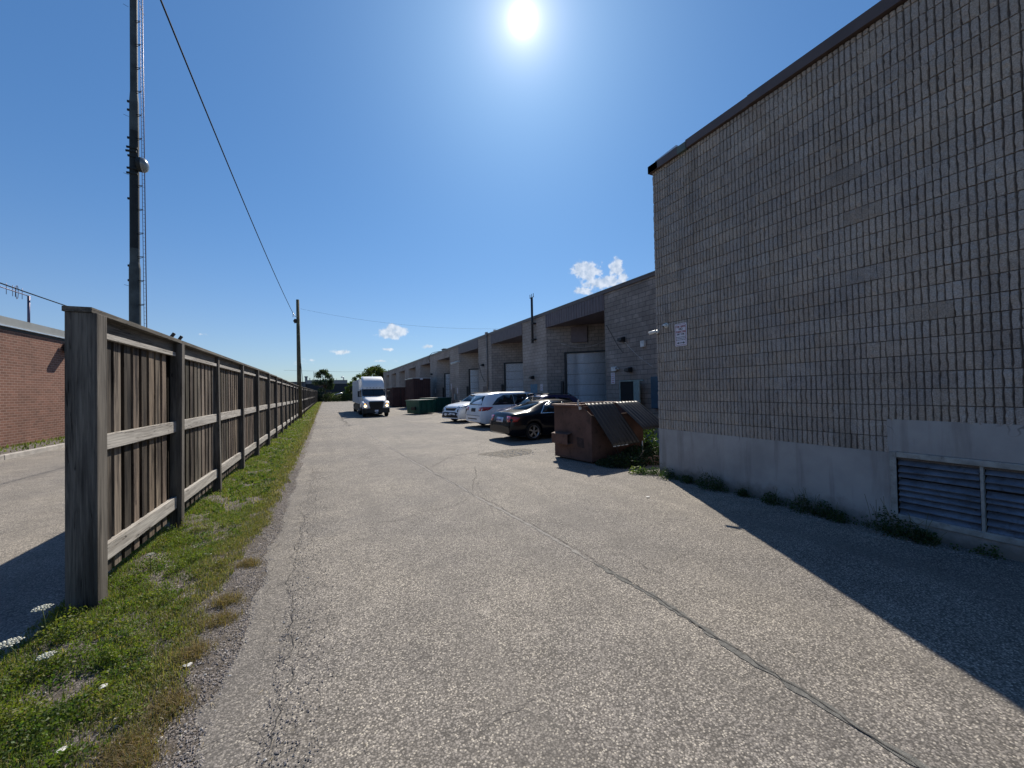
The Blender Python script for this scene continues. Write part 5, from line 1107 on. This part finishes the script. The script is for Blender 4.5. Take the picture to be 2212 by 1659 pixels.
# verge grass and weeds (uncountable: stuff)
def edge(y): return np.interp(y, [1, 2.6, 3.2, 4.3, 5, 5.8, 6.5, 9, 14, 30, 60, 105], [-.95, -.86, -.90, -1.02, -1.0, -.93, -.83, -.85, -.82, -.85, -.95, -1.1])
def fbm(x, y):
    return (np.sin(x*5.1+1.3*np.sin(y*3.7))+np.sin(y*4.3+1.7*np.sin(x*4.9+2))+.6*np.sin(x*13+y*7)+.6*np.sin(y*15-x*9+1))/3.2
def scatter(n, y0, y1, x0=-2.2, dens=None, over=.12):
    x = rng.uniform(x0, -.55, n); y = rng.uniform(y0, y1, n); e = edge(y)+.07*fbm(x*2, y*2)
    p = np.clip((e+over-x)/over, 0, 1); f = fbm(x*1.0, y*1.0); pr = p*np.clip(.62+1.2*f, .10, 1)
    if dens is not None: pr *= dens(x, y)
    k_ = rng.uniform(0, 1, n) < pr; return x[k_], y[k_], f[k_]
def blades(x, y, z, h, wd, base, name, kind='stuff', var=.35, lean=.7, join=None):
    n = len(x); a = rng.uniform(0, 2*np.pi, n); l = rng.uniform(.1, lean, n); hh = h*rng.uniform(.5, 1.3, n)
    d = np.stack([np.cos(a), np.sin(a)], 1); s = np.stack([-np.sin(a), np.cos(a)], 1)*(wd*rng.uniform(.6, 1.3, n)/2)[:, None]
    b0 = np.stack([x, y], 1); V = np.zeros((n, 5, 3))
    V[:, 0, :2] = b0-s; V[:, 1, :2] = b0+s; V[:, :2, 2] = z[:, None]
    m_ = b0+d*(hh*l*.35)[:, None]; V[:, 2, :2] = m_+s*.8; V[:, 3, :2] = m_-s*.8; V[:, 2:4, 2] = (z+hh*.6)[:, None]
    V[:, 4, :2] = b0+d*(hh*l)[:, None]; V[:, 4, 2] = z+hh*(1-.25*l)
    c = base if isinstance(base, np.ndarray) and base.ndim == 2 else ccol(base, n, var, .18)
    return V.reshape(-1, 3), n, np.repeat(c, 5, 0)
def build_blades(parts, name, label, cat, at=None):
    V = np.concatenate([p[0] for p in parts]); C = np.concatenate([p[2] for p in parts]); n = sum(p[1] for p in parts)
    mb = MB(); mb.v = [tuple(v) for v in V.tolist()]
    for i in range(n): b = 5*i; mb.f.append((b, b+1, b+2, b+3)); mb.f.append((b+3, b+2, b+4))
    return mb.build(name, GRASSM, None, label, cat, None, 'stuff', col=np.concatenate([C, np.ones((len(C), 1))], 1))
def zz(x, y): return np.array([verge_z(a, b) for a, b in zip(x, y)])-.004
pr = []
GR = (.125, .165, .034); DRY = (.26, .21, .12); OL = (.14, .14, .055)
for n, y0, y1, h, w_ in ((150000, 1.6, 7.5, .045, .0048), (50000, 7.5, 14, .06, .009), (30000, 14, 30, .09, .016), (22000, 30, 104, .13, .04)):
    x, y, f = scatter(n, y0, y1); z = zz(x, y) if y1 < 31 else np.full(len(x), .0)
    mixv = np.clip((edge(y)-x)/.45+.25*f, 0, 1)[:, None]      # drier towards the lane
    c = ccol(GR, len(x), .4, .2)*mixv+ccol(OL, len(x), .4, .2)*(1-mixv); dd = rng.uniform(0, 1, len(x)) < .16+.22*(1-mixv[:, 0]); c[dd] = ccol(DRY, dd.sum(), .35)
    pr.append(blades(x, y, z, h, w_, c, ''))
# dry tufts by the lane edge
for cx_, cy_ in ((-.80, 3.95), (-.88, 3.5), (-.95, 2.75), (-.85, 3.0), (-.82, 4.3), (-.98, 2.4), (-.9, 2.6), (-.78, 5.1)):
    n = 700; x = cx_+rng.normal(0, .055, n); y = cy_+rng.normal(0, .06, n); pr.append(blades(x, y, zz(x, y), .06, .003, (.20, .15, .075), '', lean=1.4))
x, y, f = scatter(9000, 1.8, 9); pr.append(blades(x, y, zz(x, y)-.002, .035, .004, (.30, .25, .16), '', lean=2.2))
x, y, f = scatter(900, 1.8, 12); pr.append(blades(x, y, zz(x, y), .15, .0035, (.16, .16, .07), '', lean=.5))
# grass on the strip by the brick wall
x = rng.uniform(-10.7, -9.3, 9000); y = rng.uniform(2, 60, 9000); k_ = rng.uniform(0, 1, 9000) < .25+.75*(x < -10.2)
pr.append(blades(x[k_], y[k_], np.full(k_.sum(), .12), .12, .03, (.12, .14, .04), ''))
build_blades(pr, 'grass', 'short green and straw coloured grass growing along the foot of the fence', 'grass')
# broad leaves and ground-cover weeds
def weeds(P, size, base, name, label, cols=None):
    leaf_cloud(P, size, ccol(base, len(P), .4, .2) if cols is None else cols, name, None, GRASSM, 1.25, .15, label=label, cat='weeds', kind='stuff')
P = []; C = []; S_ = []
def clump(cx_, cy_, r, h, n, base, s, zb=None):
    d = rot_rand(n)*(rng.uniform(0, 1, n)**.4)[:, None]; q = np.array([cx_, cy_, 0])+d*[r, r, h]; q[:, 2] = np.abs(d[:, 2])*h+.01+(0 if zb is None else zb); P.append(q); C.append(ccol(base, n, .4, .2)); S_.append(np.full(n, s))
rw = random.Random(5)
for cx_, cy_, r, h, n in [(-1.62, 3.25, .16, .13, 900), (-1.45, 3.1, .2, .12, 1000), (-1.75, 3.75, .16, .14, 700), (-1.55, 3.75, .2, .12, 900), (-1.85, 4.25, .18, .16, 900), (-1.62, 4.2, .2, .12, 800), (-1.45, 4.55, .2, .10, 700), (-1.95, 4.5, .15, .16, 600), (-1.3, 3.7, .15, .07, 400),
    (-1.25, 2.75, .16, .09, 600), (-1.12, 2.55, .14, .08, 500), (-1.3, 3.3, .15, .08, 500), (-1.72, 5.1, .12, .14, 500), (-1.7, 5.5, .16, .16, 600), (-1.62, 6.2, .2, .12, 500), (-1.4, 5.6, .2, .07, 500), (-1.45, 2.6, .16, .10, 600), (-1.75, 3.0, .2, .14, 900), (-1.9, 3.5, .2, .16, 900)]:
    clump(cx_, cy_, r, h, n, rw.choice([(.11, .145, .025), (.095, .13, .03), (.14, .16, .035)]), .015)
for i in range(46):
    y_ = 2.3+rw.random()*4.6; x_ = -1.95+rw.random()*.95; clump(x_, y_, .05+.05*rw.random(), .10+.10*rw.random(), 240, rw.choice([(.11, .15, .03), (.07, .11, .03), (.15, .18, .04), (.16, .15, .05)]), .012)
for i in range(300):
    y_ = 2.4+rw.random()**1.6*26; x_ = -1.85+rw.random()*(.85); clump(x_, y_, .05+.06*rw.random(), .04+.05*rw.random(), int(60+40*rw.random()), rw.choice([(.07, .12, .025), (.055, .10, .03), (.11, .15, .03)]), .016 if y_ < 8 else .03)
weeds(np.concatenate(P), np.concatenate(S_), None, 'verge_weeds', 'leafy green weeds clumped along the verge at the fence end', np.concatenate(C))
P.clear(); C.clear(); S_.clear()
# dark weeds at the foot of the near wall
spots = [(6.30, 6.3, .16, .12), (6.15, 6.45, .18, .10), (6.22, 5.9, .16, .18), (6.25, 5.45, .12, .12), (6.2, 5.0, .16, .22), (6.22, 4.8, .15, .2), (6.28, 4.35, .08, .10), (6.22, 3.85, .12, .16), (6.2, 3.4, .14, .2), (6.25, 3.15, .12, .18), (6.2, 2.95, .12, .12), (6.2, 2.45, .14, .26), (6.18, 2.25, .14, .18), (6.2, 2.1, .12, .12)]
for x_, y_, r, h in spots: clump(x_, y_, r*1.1, h*1.25, 420, (.035, .065, .025), .022)
for i in range(60):
    y_ = 1.5+rw.random()*5; clump(6.25+.06*rw.random(), y_, .06, .05+.1*rw.random(), 30, (.05, .085, .03), .02)
weeds(np.concatenate(P), np.concatenate(S_), None, 'wall_weeds', 'dark straggly weeds growing along the foot of the near block wall', np.concatenate(C))
P.clear(); C.clear(); S_.clear()
sp_ = MB()
for i in range(60):
    x_, y_, r, h = rw.choice(spots[2:]); a_ = Vector((x_+rw.uniform(-r, r), y_+rw.uniform(-r, r), 0)); b_ = a_+Vector((rw.uniform(-.12, .02), rw.uniform(-.15, .15), h*rw.uniform(1.1, 2.0))); sp_.tube([a_, a_.lerp(b_, .6)+Vector((0, 0, .03)), b_], .0022, 4)
sp_.build('weed_stalks', M('dry_stalk', (.10, .10, .05), .9), label='thin straggly stalks rising from the weeds at the near wall', cat='weeds', kind='stuff')
# vine heap behind the dumpster, its shade painted into the leaf colours
for x_, y_, r, h, n, bs, s in [(7.0, 7.5, .55, .42, 2400, (.022, .042, .018), .045), (6.45, 7.35, .45, .30, 1800, (.022, .042, .018), .04), (7.6, 7.7, .4, .45, 1600, (.022, .042, .018), .045), (6.15, 7.4, .3, .28, 900, (.03, .05, .02), .035), (6.0, 7.65, .2, .16, 500, (.03, .05, .02), .03), (8.25, 8.5, .3, 1.1, 500, (.05, .09, .025), .06)]:
    clump(x_, y_, r, h, n, bs, s)
t = thing('creeper_bush', (7.2, 7.5, 0), 'shade-darkened green creeper heaped under and behind the dumpster lids', 'bush')
leaf_cloud(np.concatenate(P), np.concatenate(S_), np.concatenate(C), 'foliage', t)
mb = MB()
for i in range(14):
    q = Vector((rw.uniform(6.3, 8.0), rw.uniform(7.2, 8.0), 0)); mb.tube([q, q+Vector((rw.uniform(-.2, .2), rw.uniform(-.2, .2), rw.uniform(.2, .4)))], .01, 5)
mb.build('stem', BARK, t); P.clear(); C.clear(); S_.clear()
# lit sprigs at the corner
for x_, y_ in ((6.05, 6.55), (6.15, 6.5), (5.95, 6.6)): clump(x_, y_, .09, .16, 60, (.12, .17, .05), .035)
t = thing('leafy_sprig', (6.05, 6.55, 0), 'sunlit leafy sprig at the foot of the near block wall corner', 'plant'); leaf_cloud(np.concatenate(P), .035, np.concatenate(C), 'foliage', t)
mb = MB()
for x_, y_ in ((6.05, 6.55), (6.15, 6.5), (5.95, 6.6)): mb.tube([(x_, y_, 0), (x_+.02, y_, .14)], .004, 5)
mb.build('stem', BARK, t); P.clear(); C.clear(); S_.clear()
# wild carrot flowers
UMB = M('white_umbel', (.62, .62, .52), .8, var=.15, scale=60)
def umbel(x, y, h, r, label, lean=(0, 0)):
    t = thing('wild_carrot', (x, y, 0), label, 'flower', 'white flat-topped flowers in the verge'); tp = Vector((x+lean[0], y+lean[1], h)); mb = MB()
    mb.tube([(x, y, 0), (x+lean[0]*.3, y+lean[1]*.3, h*.6), tp-Z*.03], .003, 5); mb.build('stem', M('flower_stem', (.10, .14, .05), .8), t)
    mb = MB()
    for i in range(34):
        a_ = i*2.4; rr_ = r*math.sqrt(i/34); c = tp+Vector((math.cos(a_)*rr_, math.sin(a_)*rr_, -.012*(rr_/r)**2+rw.uniform(-.002, .002))); mb.lathe(c, (rw.uniform(-.2, .2), rw.uniform(-.2, .2), 1), [(0, .004), (r*.11, .002), (r*.12, -.002), (0, -.004)], 7); mb.tube([tp-Z*.03, c], .0012, 4, False)
    mb.build('umbel', UMB, t)
umbel(-1.92, 4.20, .30, .055, 'white flower highest and nearest the fence end post', (-.02, 0))
umbel(-1.94, 3.94, .20, .065, 'largest white flower at the left edge of the verge', (-.04, 0))
umbel(-1.70, 3.72, .16, .045, 'small white flower low in the weeds right of the largest', (0, 0))
umbel(-1.66, 5.3, .24, .035, 'pale flower against the bottom rail of the first fence panel')
# gravel and chips
def gravel(n, fx, size, name, label, mat):
    mb = MB(); ico = [(0, 0, 1), (.9, 0, -.1), (.2, .9, 0), (-.8, .3, -.1), (-.4, -.8, .1), (.5, -.7, 0), (0, 0, -.7)]; fc = [(0, 1, 2), (0, 2, 3), (0, 3, 4), (0, 4, 5), (0, 5, 1), (6, 2, 1), (6, 3, 2), (6, 4, 3), (6, 5, 4), (6, 1, 5)]
    for i in range(n):
        x, y, z = fx(); s = size*random.uniform(.4, 1.4); a = random.uniform(0, 6.28); c, sn = math.cos(a), math.sin(a); f = random.uniform(.6, 1.2)
        mb.add([(x+s*(c*p[0]*f-sn*p[1]), y+s*(sn*p[0]*f+c*p[1]), z+s*p[2]*.6) for p in ico], fc)
    mb.build(name, mat, kind='stuff', label=label, cat='gravel')
def gx():
    y = 2.1+random.random()**1.5*9; x = -.60+random.gauss(0, .24); return x, y, verge_z(x, y)+.004 if x < -.34 else .005
gravel(16000, gx, .0062, 'loose_gravel', 'loose grey gravel spilled along the edge of the lane', STONE)
def gx2():
    y = 2.0+random.random()**1.3*12; x = random.choice([-.55, -.9, -1.2])+random.gauss(0, .16); return x, y, verge_z(x, y)+.006 if x < -.34 else .006
gravel(700, gx2, .0085, 'pale_chips', 'small pale stone chips scattered over the verge and lane edge', M('pale_chip', (.55, .52, .47), .9))
def gx3():
    return 4.9+random.gauss(0, .45), 10.4+random.gauss(0, .3), .008
gravel(110, gx3, .018, 'pale_rubble', 'pale rubble crumbs on the lane left of the brown dumpster', M('pale_rubble', (.5, .48, .44), .9))
def gx4():
    y = 1.4+random.random()*4.8; return 6.1+random.gauss(0, .07), y, .006
gravel(500, gx4, .010, 'wall_debris', 'dead leaves and grit along the foot of the near wall', STONE)
# straw
mb = MB()
for i in range(420):
    x, y, z = gx(); a = random.uniform(0, 6.28); l = random.uniform(.015, .06); d = Vector((math.cos(a)*l, math.sin(a)*l, random.uniform(-.004, .006))); p = Vector((x-.1, y, z+.012)); mb.tube([p, p+d], .0013, 3)
mb.build('straw', M('dry_straw', (.42, .35, .23), .9), kind='stuff', label='dry straw stalks scattered at the edge of the verge', cat='straw')
# paper scraps
SCR = M('paper_white', (.62, .61, .58), .8)
def scrap(x, y, s, label, z=None):
    z = (verge_z(x, y) if x < -.34 else 0)+.012 if z is None else z; mb = MB(); pts = []
    vs = [(x, y, z+s*.25)]+[(x+s*math.cos(t)*rw.uniform(.5, 1), y+s*math.sin(t)*rw.uniform(.4, .8), z+s*rw.uniform(0, .25)) for t in np.linspace(0, 6.28, 8)[:-1]]
    mb.add(vs, [(0, 1+i, 1+(i+1) % 7) for i in range(7)]); o = mb.build('paper_scrap', SCR, at=(x, y, z), label=label, cat='litter', group='paper scraps on the ground'); so_ = o.modifiers.new('thick', 'SOLIDIFY'); so_.thickness = .003
scrap(4.87, 5.05, .045, 'white paper scrap on the shaded asphalt near the block wall', .01)
scrap(-.83, 3.95, .03, 'crumpled white scrap beside the dry tufts by the lane edge')
scrap(-.86, 3.35, .035, 'pale scrap lying on gravel below the dry tuft')
scrap(-1.28, 3.35, .035, 'white scrap among the green weeds in mid verge', .05)
scrap(-1.25, 2.85, .035, 'white scrap low in the weeds near the bottom of the view', .05)
scrap(-1.25, 5.6, .05, 'torn pale paper on bare soil near the first fence panel', .04)
